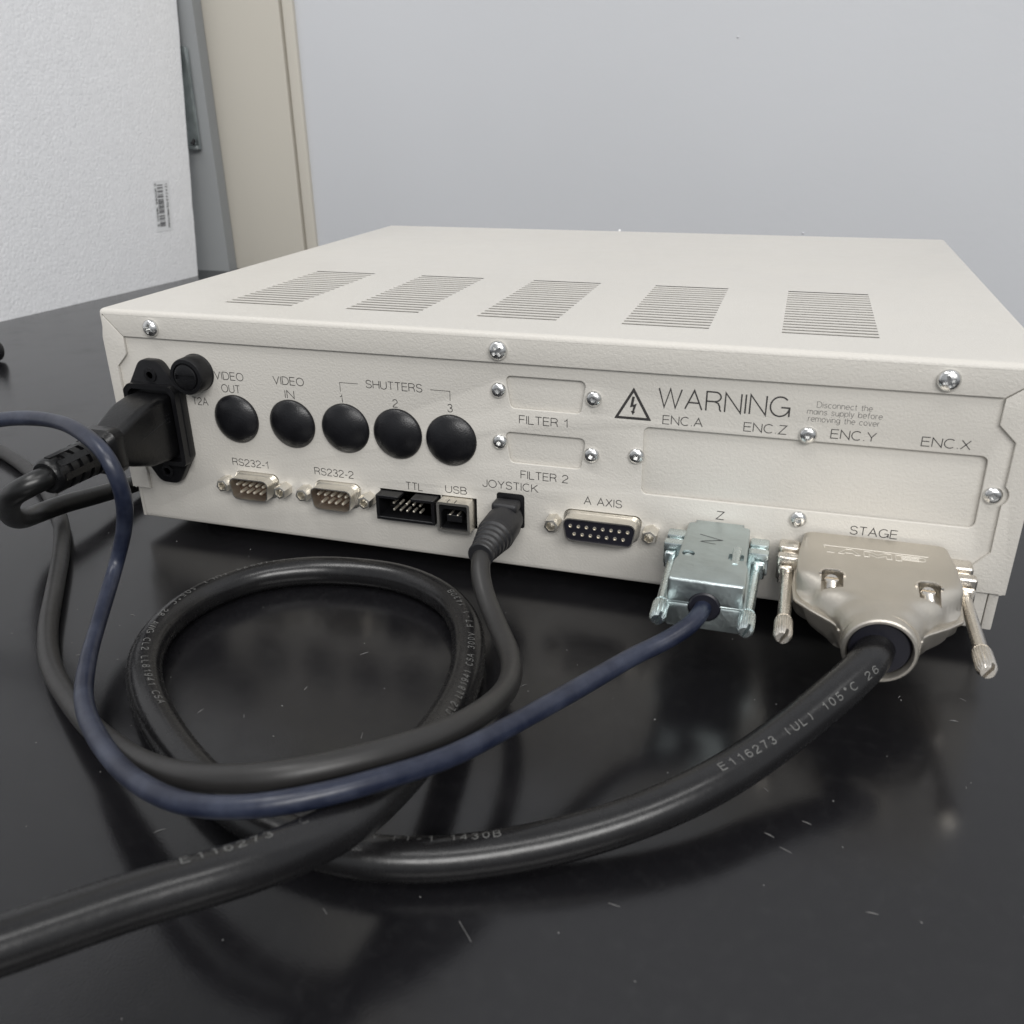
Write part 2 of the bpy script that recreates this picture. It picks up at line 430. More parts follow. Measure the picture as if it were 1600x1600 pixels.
# ------------------------------------------------------------------ sweeps
def catmull(P, step=1.6):
    P = [Vector(p) for p in P]; out = []
    Q = [P[0] * 2 - P[1]] + P + [P[-1] * 2 - P[-2]]
    for i in range(1, len(Q) - 2):
        p0, p1, p2, p3 = Q[i - 1:i + 3]
        t0 = 0; t1 = t0 + max(1e-3, (p1 - p0).length ** .5); t2 = t1 + max(1e-3, (p2 - p1).length ** .5); t3 = t2 + max(1e-3, (p3 - p2).length ** .5)
        n = max(3, int((p2 - p1).length / step))
        for k in range(n):
            t = t1 + (t2 - t1) * k / n
            A1 = p0 * ((t1 - t) / (t1 - t0)) + p1 * ((t - t0) / (t1 - t0))
            A2 = p1 * ((t2 - t) / (t2 - t1)) + p2 * ((t - t1) / (t2 - t1))
            A3 = p2 * ((t3 - t) / (t3 - t2)) + p3 * ((t - t2) / (t3 - t2))
            B1 = A1 * ((t2 - t) / (t2 - t0)) + A2 * ((t - t0) / (t2 - t0))
            B2 = A2 * ((t3 - t) / (t3 - t1)) + A3 * ((t - t1) / (t3 - t1))
            out.append(B1 * ((t2 - t) / (t2 - t1)) + B2 * ((t - t1) / (t2 - t1)))
    out.append(P[-1])
    # even the curve out a little
    for _ in range(6):
        out = [out[0]] + [(out[i - 1] + out[i] * 2 + out[i + 1]) / 4 for i in range(1, len(out) - 1)] + [out[-1]]
    return out
def frames(path):
    F = []
    for i, p in enumerate(path):
        t = (path[min(i + 1, len(path) - 1)] - path[max(i - 1, 0)]).normalized()
        left = Vector((0, 0, 1)).cross(t)
        if left.length < .05: left = F[-1][2] if F else Vector((1, 0, 0))
        left.normalize()
        F.append((p, t, left, t.cross(left).normalized()))
    return F
def transport(path):
    """frames without twist"""
    t0 = (path[1] - path[0]).normalized(); a = t0.orthogonal().normalized(); out = []
    prev = t0
    for i, p in enumerate(path):
        t = (path[min(i + 1, len(path) - 1)] - path[max(i - 1, 0)]).normalized()
        q = prev.rotation_difference(t); a = q @ a; a = (a - a.dot(t) * t).normalized(); prev = t
        out.append((p, t, a, t.cross(a)))
    return out
def tube(name, path, r, m, parent, n=28, rnd=0, seed=1, caps=True):
    F = transport(path); vs = []; fs = []; rg = random.Random(seed)
    ph = [rg.uniform(0, 6) for _ in range(4)]
    for i, (p, t, a, b) in enumerate(F):
        rr = r(i / (len(F) - 1)) if callable(r) else r
        rr *= 1 + rnd * (math.sin(i * .11 + ph[0]) + .6 * math.sin(i * .27 + ph[1]))
        for k in range(n):
            th = 2 * PI * k / n
            e = 1 + rnd * 1.2 * math.sin(2 * th + i * .05 + ph[2])
            vs.append(p + (a * math.cos(th) + b * math.sin(th)) * rr * e)
    for i in range(len(F) - 1):
        for k in range(n):
            j = (k + 1) % n; fs.append((i * n + k, i * n + j, (i + 1) * n + j, (i + 1) * n + k))
    fs.append(tuple(range(n))[::-1]); fs.append(tuple((len(F) - 1) * n + k for k in range(n)))
    return MB().add(vs, fs).build(name, m, parent, 50)
def cable_text(path, r, text, near, phi0, phi1, h, pitch, m, parent, wd=.26):
    """print wrapped round a cable: starts at the path point nearest to `near`, phi measured from the top towards the left of travel"""
    F = frames(path); near = Vector(near)
    i0 = min(range(len(path)), key=lambda i: (path[i] - near).length)
    cum = [0]
    for i in range(1, len(path)): cum.append(cum[-1] + (path[i] - path[i - 1]).length)
    st, tw = strokes(text, mono=1.0); L = tw * pitch; mb = MB()
    def place(u, v, lift):
        s = cum[i0] + u; i = i0
        while i < len(cum) - 2 and cum[i + 1] < s: i += 1
        f = (s - cum[i]) / max(1e-6, cum[i + 1] - cum[i])
        A, B = F[i], F[i + 1]
        p = A[0].lerp(B[0], f); left = A[2].lerp(B[2], f).normalized(); up = A[3].lerp(B[3], f).normalized()
        if up.z < 0: up = -up
        ph = rad(phi0 + (phi1 - phi0) * u / L) + (v - h / 2) / r
        return p + (up * math.cos(ph) + left * math.sin(ph)) * (r + lift)
    for k, pl in enumerate(st):
        # subdivide long strokes so that they follow the curvature
        q = [pl[0]]
        for a, b in zip(pl, pl[1:]):
            n = max(1, int(math.hypot((b[0] - a[0]) * pitch, (b[1] - a[1]) * h) / .5))
            q += [(a[0] + (b[0] - a[0]) * j / n, a[1] + (b[1] - a[1]) * j / n) for j in range(1, n + 1)]
        q = [(a * pitch, b * h) for a, b in q]
        ribbon(mb, q, wd, lambda u, v, k=k: place(u, v, .09 + .012 * (k % 4)))
    return mb.build('lettering', m, parent, None)

# ------------------------------------------------------------------ the setting
b = MB().box(-1400, 1400, -900, 640, -32, 0).build('bench_top', M['bench'], None, None); b['kind'] = 'structure'
mb_ = MB()
mb_.prism([(-246, 592), (1700, 592 - 1946 * .19), (1700, 640 - 1946 * .19), (-246, 640)], 0, 2400, 'z')
b = mb_.build('wall', M['wall'], None, None); b['kind'] = 'structure'
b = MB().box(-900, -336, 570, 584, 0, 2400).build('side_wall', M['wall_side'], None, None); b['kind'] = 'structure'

# beige upright in front of the wall, with a groove near its right edge
post = thing('beige_upright', 'beige painted upright post with a groove, left of the pale grey wall', 'post')
MB().bbox(-339.8, -252.3, 585, 640, 0, 2400, 1.2, 2).build('post_face', M['post'], post)
MB().bbox(-249.9, -238.5, 586, 640, 0, 2400, 1.5, 3).build('edge_strip', M['post'], post)
MB().box(-254, -248, 591, 600, 0, 2400).build('groove_backing', M['post'], post, None)

# galvanised bracket between foam board and post
br = thing('metal_bracket', 'galvanised metal bracket on the shaded side wall behind the foam board edge', 'bracket')
bx = MB(); bx.bbox(-380, -348.4, 566.5, 568.0, 124, 213, .4, 1)
bx.build('bracket_plate', M['galv'], br)
mb_ = MB(); mb_.add([(-348.6, 564.5, 213), (-346.8, 564.5, 211), (-347.6, 564.5, 122), (-349.2, 564.5, 122), (-348.6, 568, 213), (-346.8, 568, 211), (-347.6, 568, 122), (-349.2, 568, 122)],
       [(0, 1, 2, 3), (7, 6, 5, 4), (0, 4, 5, 1), (1, 5, 6, 2), (2, 6, 7, 3), (3, 7, 4, 0)]); mb_.build('bracket_lip', M['galv'], br)
MB().bbox(-358, -347.4, 561, 568, 120.5, 124, .5, 2).build('bracket_foot', M['galv'], br)
MB().box(-380, -352, 568, 570.5, 150, 200).build('spacer', M['galv'], br, None)
MB().lathe([(0, 1.6), (4, 1.6), (4.2, 2.6), (5.5, 2.6), (6, 1.8)], (-350, 562, 130), (-.35, -.3, -.8), 16).build('bolt', M['black'], br)

# foam board: leans a little, its foot on the bench
fb = thing('foam_board', 'white polystyrene foam board with a barcode sticker, standing at the left', 'foam board')
def foam_pt(a, h, d=0):
    """a: distance along the foot line, h: up the board, d: off its face towards the right"""
    base = Vector((-378.4, 304.0, 0)); u = Vector((.1137, .9935, 0)); n = Vector((.9935, -.1137, 0))
    lean = rad(0.0)
    upv = (Vector((0, 0, 1)) * math.cos(lean) + n * math.sin(lean))
    return base + u * a + upv * h + n * d
bm = bmesh.new()
edge_top = 286.0                       # the far edge is cut a little out of square
def foam_far(h): return 234.6 + h * .112
rg = random.Random(5)
N = 60
grid = []
hs = [i * 700 / N for i in range(N + 1)]
ys_ = [foam_far(h) + rg.uniform(-.35, .35) for h in hs]
near_a = -620
for side in (0, -25):
    row = []
    for h, fa in zip(hs, ys_):
        r_ = []
        for t in (0, .25, .5, .75, .97, 1):
            a = near_a + (fa - near_a) * t
            r_.append(bm.verts.new(foam_pt(a, h, side - (.9 if (t == 1 and side == 0) else 0) + (.9 if (t == 1 and side) else 0))))
        row.append(r_)
    grid.append(row)
for s_, row in enumerate(grid):
    for i in range(N):
        for j in range(5):
            q = (row[i][j], row[i][j + 1], row[i + 1][j + 1], row[i + 1][j])
            bm.faces.new(q if s_ == 0 else q[::-1])
for i in range(N):
    bm.faces.new((grid[0][i][-1], grid[1][i][-1], grid[1][i + 1][-1], grid[0][i + 1][-1]))
    bm.faces.new((grid[0][i][0], grid[0][i + 1][0], grid[1][i + 1][0], grid[1][i][0]))
for i in (0, N):
    for j in range(5):
        bm.faces.new((grid[0][i][j], grid[1][i][j], grid[1][i][j + 1], grid[0][i][j + 1]))
bmesh.ops.recalc_face_normals(bm, faces=bm.faces[:])
mb = MB(); mb.bm(bm); bm.free(); mb.build('foam_slab', M['foam'], fb, 30)
# barcode sticker, its lines running along the board; text reads downwards
st_ = MB()
def sticker_pt(u, v, lift=.35):
    # u along the text (downwards on the board), v towards the far edge
    c0 = (203.0, 92.0)
    a = c0[0] + v + (-.115) * u; h = c0[1] - u
    return foam_pt(a, h, lift)
st_.add([sticker_pt(-3, -9.8), sticker_pt(43, -9.8), sticker_pt(43, 10.5), sticker_pt(-3, 10.5)], [(0, 1, 2, 3)])
sticker = st_.build('barcode_sticker', M['label'], fb, None)
bars = MB(); rg = random.Random(11); u = 0.5
while u < 39:
    wd = rg.choice((.35, .35, .6, .9, 1.2)); gap = rg.choice((.4, .5, .8, 1.3))
    bars.add([sticker_pt(u, -6, .6), sticker_pt(u + wd, -6, .6), sticker_pt(u + wd, 1.5, .6), sticker_pt(u, 1.5, .6)], [(0, 1, 2, 3)])
    u += wd + gap
bars.build('bars', mat('faded_barcode_ink', (.10, .10, .105), .6), sticker, None)
lt = MB()
for text, u0, v0, L, hh in (('1/2 X 4 X 8 POLYPRO FOAM'.replace('/', ' '), 0, 5.0, 40, 2.2), ('0 20055 18500 5', -1, -8.8, 39, 1.6)):
    st, tw = strokes(text)
    for i, pl in enumerate(st):
        ribbon(lt, [(u0 + a * L / tw, b * hh) for a, b in pl], .42, lambda a, bb, i=i, v0=v0: sticker_pt(a, v0 + bb, .6 + .03 * (i % 4)))
lt.build('lettering', M['ink'], sticker, None)

# ------------------------------------------------------------------ the controller
Z0 = 6.5                       # height of the chassis above the bench
W, H, D = 313.5, 83.5, 257.0
class ZM(MB):                  # same, but z is measured from the chassis bottom
    def build(s, name, m, parent=None, smooth=35):
        s.v = [(x, y, z + Z0) for x, y, z in s.v]; return MB.build(s, name, m, parent, smooth)
def zpoly(pts): return [(x, z + Z0) for x, z in pts]
ctl = thing('controller_box', 'beige metal control unit with a connector panel standing on the black bench', 'control unit')
P = M['paint']
# cover: rounded shell without its rear face, vent openings in the top
R0 = 1.9
bm = bmesh.new(); bmesh.ops.create_cube(bm, size=1)
for v in bm.verts:
    v.co = Vector((W / 2 + v.co.x * W, -1.2 + (D + 1.2) / 2 + v.co.y * (D + 1.2), 48.25 + v.co.z * 70.5))
bmesh.ops.bevel(bm, geom=[e for e in bm.edges if max(v.co.z for v in e.verts) > 60 and not (e.verts[0].co.z > 60) == (e.verts[1].co.z < 60) or min(v.co.z for v in e.verts) > 60 or (e.verts[0].co.z > 60) != (e.verts[1].co.z > 60)],
                offset=R0, segments=5, affect='EDGES', profile=.5)
dead = []
for f in bm.faces:
    n = f.normal; c = f.calc_center_median()
    if n.z > .99 and f.calc_area() > 5000: dead.append(f)
    elif n.y < -.99 and f.calc_area() > 5000: dead.append(f)
    elif n.z < -.99: dead.append(f)
bmesh.ops.delete(bm, geom=dead, context='FACES')
cover = ZM(); cover.bm(bm); bm.free()
gx = [(38.8, 68.8), (88.8, 118.8), (138.6, 168.6), (188.8, 218.8), (239.3, 269.6)]
gy = (20.4, 91.8)
xs = [R0] + [x for g in gx for x in g] + [W - R0]
ys = [-1.2 + R0, gy[0], gy[1], D - R0]
for i in range(len(xs) - 1):
    for j in range(3):
        if j == 1 and i % 2 == 1: continue
        cover.add([(xs[i], ys[j], H), (xs[i + 1], ys[j], H), (xs[i + 1], ys[j + 1], H), (xs[i], ys[j + 1], H)], [(0, 1, 2, 3)])
top_cover = cover.build('top_cover', P, ctl, 30)
# vent grilles: real slots
NS = 18
for g in gx:
    vg = ZM(); pitch = (gy[1] - gy[0] - 1.5) / (NS - 1); sw = 2.0; th = .28
    x0, x1 = g; e = .9
    yy = gy[0]
    vg.add([(x0, gy[0], H), (x0 + e, gy[0], H), (x0 + e, gy[1], H), (x0, gy[1], H)], [(0, 1, 2, 3)])
    vg.add([(x1 - e, gy[0], H), (x1, gy[0], H), (x1, gy[1], H), (x1 - e, gy[1], H)], [(0, 1, 2, 3)])
    for k in range(NS):
        a = gy[0] + k * pitch; bb = a + sw
        # slot walls
        vg.add([(x0 + e, a, H), (x1 - e, a, H), (x1 - e, a, H - th), (x0 + e, a, H - th)], [(0, 1, 2, 3)])
        vg.add([(x0 + e, bb, H), (x1 - e, bb, H), (x1 - e, bb, H - th), (x0 + e, bb, H - th)], [(0, 1, 2, 3)])
        vg.add([(x0 + e, a, H), (x0 + e, bb, H), (x0 + e, bb, H - th), (x0 + e, a, H - th)], [(0, 1, 2, 3)])
        vg.add([(x1 - e, a, H), (x1 - e, bb, H), (x1 - e, bb, H - th), (x1 - e, a, H - th)], [(0, 1, 2, 3)])
        if k < NS - 1:
            vg.add([(x0 + e, bb, H), (x1 - e, bb, H), (x1 - e, a + pitch, H), (x0 + e, a + pitch, H)], [(0, 1, 2, 3)])
    vg.build('vent_grille', P, top_cover, None)

# rear flanges of the cover (three sheets meeting at mitred corners)
IL, IR = 9.4, 301.5
plate('cover_flange', zpoly([(R0, H - R0), (IL + .1, 73.75), (IR - .1, 73.75), (W - R0, H - R0)][::-1]), [], -1.2, 1.2, P, top_cover, .2)
arc = [(304.4 + 3.7 * math.cos(rad(a)), 44.7 + 3.7 * math.sin(rad(a))) for a in range(52, -53, -13)]
right = [(W - R0 + .0, H - R0 - .45), (IR + .2, 73.5), (301.6, 65.9), (306.6, 61.1)] + arc + [(306.9, 26.6), (302.6, 21.6), (302.6, 13.2), (W - .1, 13.2), (W - .1, 73)]
plate('cover_flange', zpoly(right), [], -1.2, 1.2, P, top_cover, .2)
left = [(R0, H - R0 - .45), (IL - .2, 73.5), (9.2, 67.4), (8.6, 66.4), (4.4, 62.3), (4.4, 26), (7.6, 23.8), (8.2, 20.4), (8.2, 13.2), (.1, 13.2), (.1, 73)]
plate('cover_flange', zpoly(left), [], -1.2, 1.2, P, top_cover, .2)

# chassis rear panel with its cut-outs
def dshape(cx, cz, w_, h_, r, seg=5, flip=False):
    dx = h_ * math.tan(rad(10)) / 2
    a, b_ = (w_ / 2, w_ / 2 - 2 * dx)
    return rpoly([(cx - b_, cz - h_ / 2), (cx + b_, cz - h_ / 2), (cx + a, cz + h_ / 2), (cx - a, cz + h_ / 2)], r, seg)
f1 = rpoly([(157.9, 58.4), (181.5, 58.4), (183.1, 69.3), (156.1, 69.3)], 1.7)
f2 = rpoly([(157.6, 39.3), (181.9, 39.3), (183.4, 50.1), (155.8, 50.1)], 1.7)
win = rpoly([(202.2, 33.0), (301.3, 33.3), (300.9, 56.0), (202.0, 56.0)], 2.0)
ports = [dshape(57.3, 19.9, 19.3, 9.6, 2.4), dshape(91.2, 19.9, 19.3, 9.6, 2.4), dshape(189.8, 19.9, 27.4, 9.6, 2.4),
         rect(108.2, 131.6, 14.0, 24.1), rect(131.9, 145.0, 12.4, 24.3), rpoly(rect(152.4, 162.4, 15, 27.8), 1.2)]
rear = plate('rear_panel', zpoly(rpoly([(3.0, 1.2), (309.0, 1.2), (309.0, 81), (3.0, 81)], 0)), [zpoly(h) for h in [f1, f2, win] + ports], 0, 1.2, P, ctl, .22)
# chassis tray: bent bottom edge, side folds
tr = ZM()
n = 7; prof = [(.02 + 1.8 - 1.8 * math.sin(rad(a)), 1.6 - 1.6 * math.cos(rad(a)) - .35) for a in [90 - 90 * k / n for k in range(n + 1)]]
x0, x1 = 3.2, 308.8
vs = []; 
for y, z in prof: vs += [(x0, y, z), (x1, y, z)]
vs += [(x0, D - 2, -.35), (x1, D - 2, -.35)]
tr.add(vs, [(2 * i, 2 * i + 1, 2 * i + 3, 2 * i + 2) for i in range(len(vs) // 2 - 1)])
tr.build('base_tray', P, ctl, 40)
for a, b_ in ((1.3, 2.75), (309.3, 312.2)):
    ZM().bbox(a, b_, .15, D - 2, .0, 60, .45, 2).build('side_fold', P, ctl)
MB().box(3, 310, 7.2, 8, Z0, Z0 + 80).build('dark_interior_sheet', M['foot'], ctl, None)  # added black sheet, stands in for the darkness inside the case
for nm, (x0, x1, z0, z1) in (('blanking_plate', (153.5, 186.5, 56.5, 71)), ('blanking_plate', (153.5, 186.5, 37.5, 52)), ('blanking_plate', (197.5, 307, 30, 59))):
    plate(nm, zpoly(rect(x0, x1, z0, z1)), [], 1.35, 1.2, P, rear, .1)
# feet
for x, y in ((24, 22), (290, 22), (24, 232), (290, 232)):
    MB().lathe([(0, 7.5), (5.6, 8.2), (6.1, 8.0)], (x, y, 6.1), (0, 0, -1), 28).build('foot', M['foot'], ctl)

# screws
hd = ZM(); hd.lathe([(0, 3.15), (.5, 3.2), (1.2, 2.95), (1.8, 2.3), (2.15, 1.3), (2.3, .01)], (0, 0, -Z0), (0, -1, 0), 32)
cross = hd.build('cover_screw', M['screw'], ctl)
cut1 = MB().box(-1.75, 1.75, -3, -1.0, -.5, .5).build('t', None, None, None); cut2 = MB().box(-.5, .5, -3, -1.001, -1.75, 1.75).build('t', None, None, None)
cut3 = MB().lathe([(0, .85), (2, .85)], (0, -1.2, 0), (0, -1, 0), 12).build('t', None, None, None)
boolean_cut(cross, [cut1, cut2, cut3])
cover_pos = [(22.6, 77.6), (154.4, 77.8), (286.4, 77.8)]
cross.location = (cover_pos[0][0] * S, -1.2 * S, (cover_pos[0][1] + Z0) * S); cross.rotation_euler = (0, .3, 0)
for i, (x, z) in enumerate(cover_pos[1:]): copy_to(cross, x, -1.2, z + Z0, ctl, .9 + i * 1.9)
hd = ZM(); hd.lathe([(0, 2.6), (.35, 2.66), (1.0, 2.35), (1.45, 1.8), (1.62, 1.25), (1.65, .01)], (0, 0, -Z0), (0, -1, 0), 32)
hexs = hd.build('panel_screw', M['screw'], ctl)
boolean_cut(hexs, [MB().lathe([(0, .95), (3, .95)], (0, -.4, 0), (0, -1, 0), 6).build('t', None, None, None)])
pos = [(153.9, 64.3), (185.7, 63.9), (154.1, 46.4), (185.5, 44.8), (200.2, 46.0), (251.3, 58.0), (251.8, 30.3), (304.1, 44.5)]
hexs.location = (pos[0][0] * S, 0, (pos[0][1] + Z0) * S)
for i, (x, z) in enumerate(pos[1:]): copy_to(hexs, x, 0, z + Z0, ctl, i * .77)

# domed hole plugs
dm = ZM(); dm.lathe([(0, 9.1), (.55, 9.15), (1.1, 8.75), (1.9, 7.6), (2.7, 5.9), (3.25, 4.0), (3.55, 2.0), (3.62, .01)], (0, 0, -Z0), (0, -1, 0), 48)
dome = dm.build('hole_plug', M['dome'], ctl, 60)
caps = [(52.3, 45.5), (75.4, 45.6), (96.7, 45.9), (116.7, 45.7), (136.6, 45.3)]
dome.location = (caps[0][0] * S, 0, (caps[0][1] + Z0) * S)
for i, (x, z) in enumerate(caps[1:]):
    c = copy_to(dome, x, .12, z + Z0, ctl, i * 1.3); c.rotation_euler = (rad((1.2, -.8, .6, 1.5)[i]), i * 1.3, rad((-.9, 1.3, -.4, .8)[i]))

# fuse holder
fh = ZM(); fh.lathe([(0, 6.95), (.6, 6.95), (.8, 6.8), (6.6, 6.7), (7.1, 6.4), (7.2, 5.2), (6.5, 5.0), (6.5, .01)], (38.3, 0, 62.0), (0, -1, 0), 44)
fuse = fh.build('fuse_holder', M['black'], ctl, 30)
fcap = MB().lathe([(5.8, 4.6), (7.3, 4.5), (7.5, 4.1), (7.5, .01)], (38.3, 0, 62.0 + Z0), (0, -1, 0), 36).build('fuse_cap', M['black'], fuse, 30)
boolean_cut(fcap, [MB().box(34.4, 42.2, -9, -6.7, 61.2 + Z0, 62.8 + Z0).build('t', None, None, None)])

# mains inlet (screwed flange, raised collar)
ic, iz = 20.2, 42.0
hexo = rpoly([(ic - 4.2, iz - 24.2), (ic + 4.2, iz - 24.2), (ic + 11.6, iz - 12.5), (ic + 11.6, iz + 12.5), (ic + 4.2, iz + 24.2), (ic - 4.2, iz + 24.2), (ic - 11.6, iz + 12.5), (ic - 11.6, iz - 12.5)],
             [4.5, 4.5, 3, 3, 4.5, 4.5, 3, 3], 5)
inlet = ZM().prism(hexo, -3.4, 0, 'y', .5, 2).build('mains_inlet', M['black'], ctl)
collar_o = rpoly([(ic - 11.2, iz - 15.6), (ic + 11.2, iz - 15.6), (ic + 11.2, iz + 13.2), (ic + 8.8, iz + 15.6), (ic - 8.8, iz + 15.6), (ic - 11.2, iz + 13.2)], 2.0, 4)
collar_i = rpoly([(ic - 9.4, iz - 13.8), (ic + 9.4, iz - 13.8), (ic + 9.4, iz + 12.0), (ic + 7.6, iz + 13.8), (ic - 7.6, iz + 13.8), (ic - 9.4, iz + 12.0)], 1.2, 4)
ZM().ring(collar_o, collar_i, -6.2, -3.0).build('collar', M['black'], inlet)
for zz in (iz + 18.6, iz - 19.2):
    r_ = ZM().lathe([(0, 2.7), (.5, 2.6), (.6, 1.4), (-.6, 1.2), (-.7, .01)], (ic, -3.4, zz), (0, -1, 0), 20).build('inlet_screw', M['black'], inlet)

# serial ports
def dport(cx, cz, w_, h_, rows, male, gap):
    r0 = thing_part = ZM().ring(dshape(cx, cz, w_ + 2.2, h_ + .9, 2.6), dshape(cx, cz, w_, h_, 2.3), -.5, .6).build(('serial_port' if male else 'axis_port'), M['tin'], ctl)
    shell = ZM()
    shell.ring(dshape(cx, cz, w_, h_, 2.3), dshape(cx, cz, w_ - .9, h_ - .9, 1.9), -6.1, .4)
    shell.ring(dshape(cx, cz, w_ + 1.0, h_ + .7, 2.6), dshape(cx, cz, w_ - .1, h_ - .1, 2.3), -1.4, -.4)
    shell.build('port_shell', M['tin'], r0)
    yb = -1.2 if male else -5.7
    ZM().prism(dshape(cx, cz, w_ - .95, h_ - .95, 1.9), yb, 1, 'y', 0).build('insulator', M['brown'] if male else M['insul'], r0)
    n1, n2 = rows; first = None
    for n_, zz, in ((n1, cz + 1.42), (n2, cz - 1.42)):
        for k in range(n_):
            x = cx + (k - (n_ - 1) / 2) * 2.76
            if first is None:
                if male: mb_ = ZM().lathe([(0, .58), (3.7, .58), (4.1, .4), (4.25, .05)], (0, 0, -Z0), (0, -1, 0), 10)
                else: mb_ = ZM().lathe([(0, .62), (.25, .62), (.25, .38), (-.4, .36), (-.4, .01)], (0, 0, -Z0), (0, -1, 0), 12)
                first = mb_.build('pin' if male else 'socket', M['brass'], r0)
                first.location = (x * S, yb * S, (zz + Z0) * S)
            else: copy_to(first, x, yb, zz + Z0, r0)
    js = None
    for sx in (-1, 1):
        x = cx + sx * gap / 2 
        if js is None:
            js = ZM().lathe([(0, 2.75), (4.6, 2.75), (5.2, 2.45), (5.3, 1.75), (4.4, 1.35), (1.8, 1.3), (1.7, .01)], (0, 0, -Z0), (0, -1, 0), 6, up=(0, 0, 1)).build('jack_screw', M['tin'], r0)
            js.location = (x * S, 0, (cz + Z0) * S)
            js.rotation_euler = (0, .35, 0)
        else: copy_to(js, x, 0, cz + Z0, r0, .1)
    return r0
dport(57.2, 19.9, 17.2, 8.6, (5, 4), True, 24.6)
dport(91.2, 19.9, 17.2, 8.6, (5, 4), True, 25.2)
dport(189.8, 19.8, 25.3, 8.6, (8, 7), False, 33.2)

# ten way pin header, notch at its top
hx0, hx1, hz0, hz1 = 108.6, 131.0, 14.4, 23.9
hdr = ZM(); t_ = 1.25
hdr.bbox(hx0, hx1, -5.2, 5, hz0, hz0 + t_, .2, 1); hdr.bbox(hx0, hx0 + t_, -5.19, 5, hz0 + t_ - .2, hz1, .2, 1); hdr.bbox(hx1 - t_, hx1, -5.19, 5, hz0 + t_ - .2, hz1, .2, 1)
cx_ = (hx0 + hx1) / 2
hdr.bbox(hx0 + t_ - .2, cx_ - 2.3, -5.18, 5, hz1 - t_, hz1, .2, 1); hdr.bbox(cx_ + 2.3, hx1 - t_ + .2, -5.18, 5, hz1 - t_, hz1, .2, 1)
hdr.box(hx0 + t_ - .1, hx1 - t_ + .1, 4.3, 5, hz0 + t_ - .1, hz1 - t_ + .1)
header = hdr.build('pin_header', M['black'], ctl)
first = None
for k in range(5):
    for zz in (18.0, 20.6):
        x = cx_ + (k - 2) * 2.54
        if first is None:
            first = ZM().bbox(-.36, .36, -7.6, .3, -.36 - Z0, .36 - Z0, .12, 1).build('pin', M['brass'], header); first.location = (x * S, 4.2 * S, (zz + Z0) * S)
        else: copy_to(first, x, 4.2, zz + Z0, header)

# square usb socket
ux, uz = 138.1, 18.4
o_ = rpoly([(ux - 6.1, uz - 5.7), (ux + 6.1, uz - 5.7), (ux + 6.1, uz + 5.7), (ux - 6.1, uz + 5.7)], .9, 4)
i_ = rpoly([(ux - 5.2, uz - 4.8), (ux + 5.2, uz - 4.8), (ux + 5.2, uz + 4.8), (ux - 5.2, uz + 4.8)], .5, 4)
usb = ZM().ring(o_, i_, -5.4, 2.6).build('usb_socket', M['tin'], ctl)
mo = rpoly([(ux - 5.15, uz - 4.75), (ux + 5.15, uz - 4.75), (ux + 5.15, uz + 4.75), (ux - 5.15, uz + 4.75)], [.2, .2, .6, .6], 3)
mi = rpoly([(ux - 4.7, uz - 4.3), (ux + 4.7, uz - 4.3), (ux + 4.7, uz + 3.0), (ux - 4.7, uz + 3.0)], [.2, .2, 1.8, 1.8], 3)
mi = [(x if abs(x - ux) < 2.2 else x, z) for x, z in mi]
ZM().ring(mo, mi, -4.6, 1).build('socket_lining', M['black'], usb)
tg = ZM().bbox(ux - 2.8, ux + 2.8, -4.2, 2, uz - 2.0, uz + .6, .15, 1).build('tongue', M['black'], usb)
ZM().box(ux - 5.1, ux + 5.1, 1, 2, uz - 4.7, uz + 4.7).build('socket_back', M['black'], usb, None)
for dx in (-1.5, 1.3):
    ZM().bbox(ux + dx - .35, ux + dx + .35, -4.4, 0, uz + .55, uz + .95, .1, 1).build('contact', M['brass'], usb)
for dx in (-.7, 2.0):
    ZM().box(ux + dx - 1.6, ux + dx - 1.3, -5.0, -2.6, uz + 5.66, uz + 5.74).build('latch_slot', M['ink'], usb, None)

# joystick jack behind the plug
ZM().bbox(151.9, 162.3, .3, 2.8, 13.6, 27.7, .5, 2).build('joystick_socket', M['black'], ctl)

# printing on the panel
INK, INL = M['ink'], M['ink_light']
for t, x, z, w_, h_ in [('VIDEO', 45.4, 60.1, 11.9, 2.8), ('OUT', 47.6, 55.4, 7.7, 2.8), ('VIDEO', 69.6, 60.1, 12.1, 2.8), ('IN', 73.7, 55.2, 3.6, 2.8),
        ('T2A', 34.2, 49.6, 6.5, 2.8), ('RS232-1', 47.6, 26.9, 15.1, 2.7), ('RS232-2', 82.3, 26.8, 15.6, 2.7), ('SHUTTERS', 105.9, 61.4, 20.8, 2.7),
        ('1', 95.5, 55.3, .8, 2.7), ('2', 115.6, 55.3, 1.7, 2.7), ('3', 135.7, 55.3, 1.7, 2.7), ('TTL', 118.5, 25.1, 6.3, 2.7), ('USB', 133.6, 25.6, 7.9, 2.6),
        ('JOYSTICK', 147.5, 29.4, 19.7, 2.7), ('FILTER 1', 160.9, 53.5, 16.2, 2.7), ('FILTER 2', 161.3, 34.0, 16.4, 2.7), ('A AXIS', 183.4, 27.1, 12.7, 2.7),
        ('Z', 226.9, 27.1, 2.4, 2.7), ('ENC.A', 207.9, 57.6, 12.2, 2.7), ('ENC.Z', 232.6, 57.5, 12.5, 2.7), ('ENC.Y', 257.8, 57.6, 12.5, 2.7),
        ('ENC.X', 282.7, 57.6, 12.9, 2.7), ('STAGE', 267.4, 27.2, 13.5, 2.7)]:
    panel_text(t, x, z + Z0, w_, h_, .265, INK, rear)
panel_text('WARNING', 206.2, 63.0 + Z0, 39.0, 6.0, .47, INK, rear)
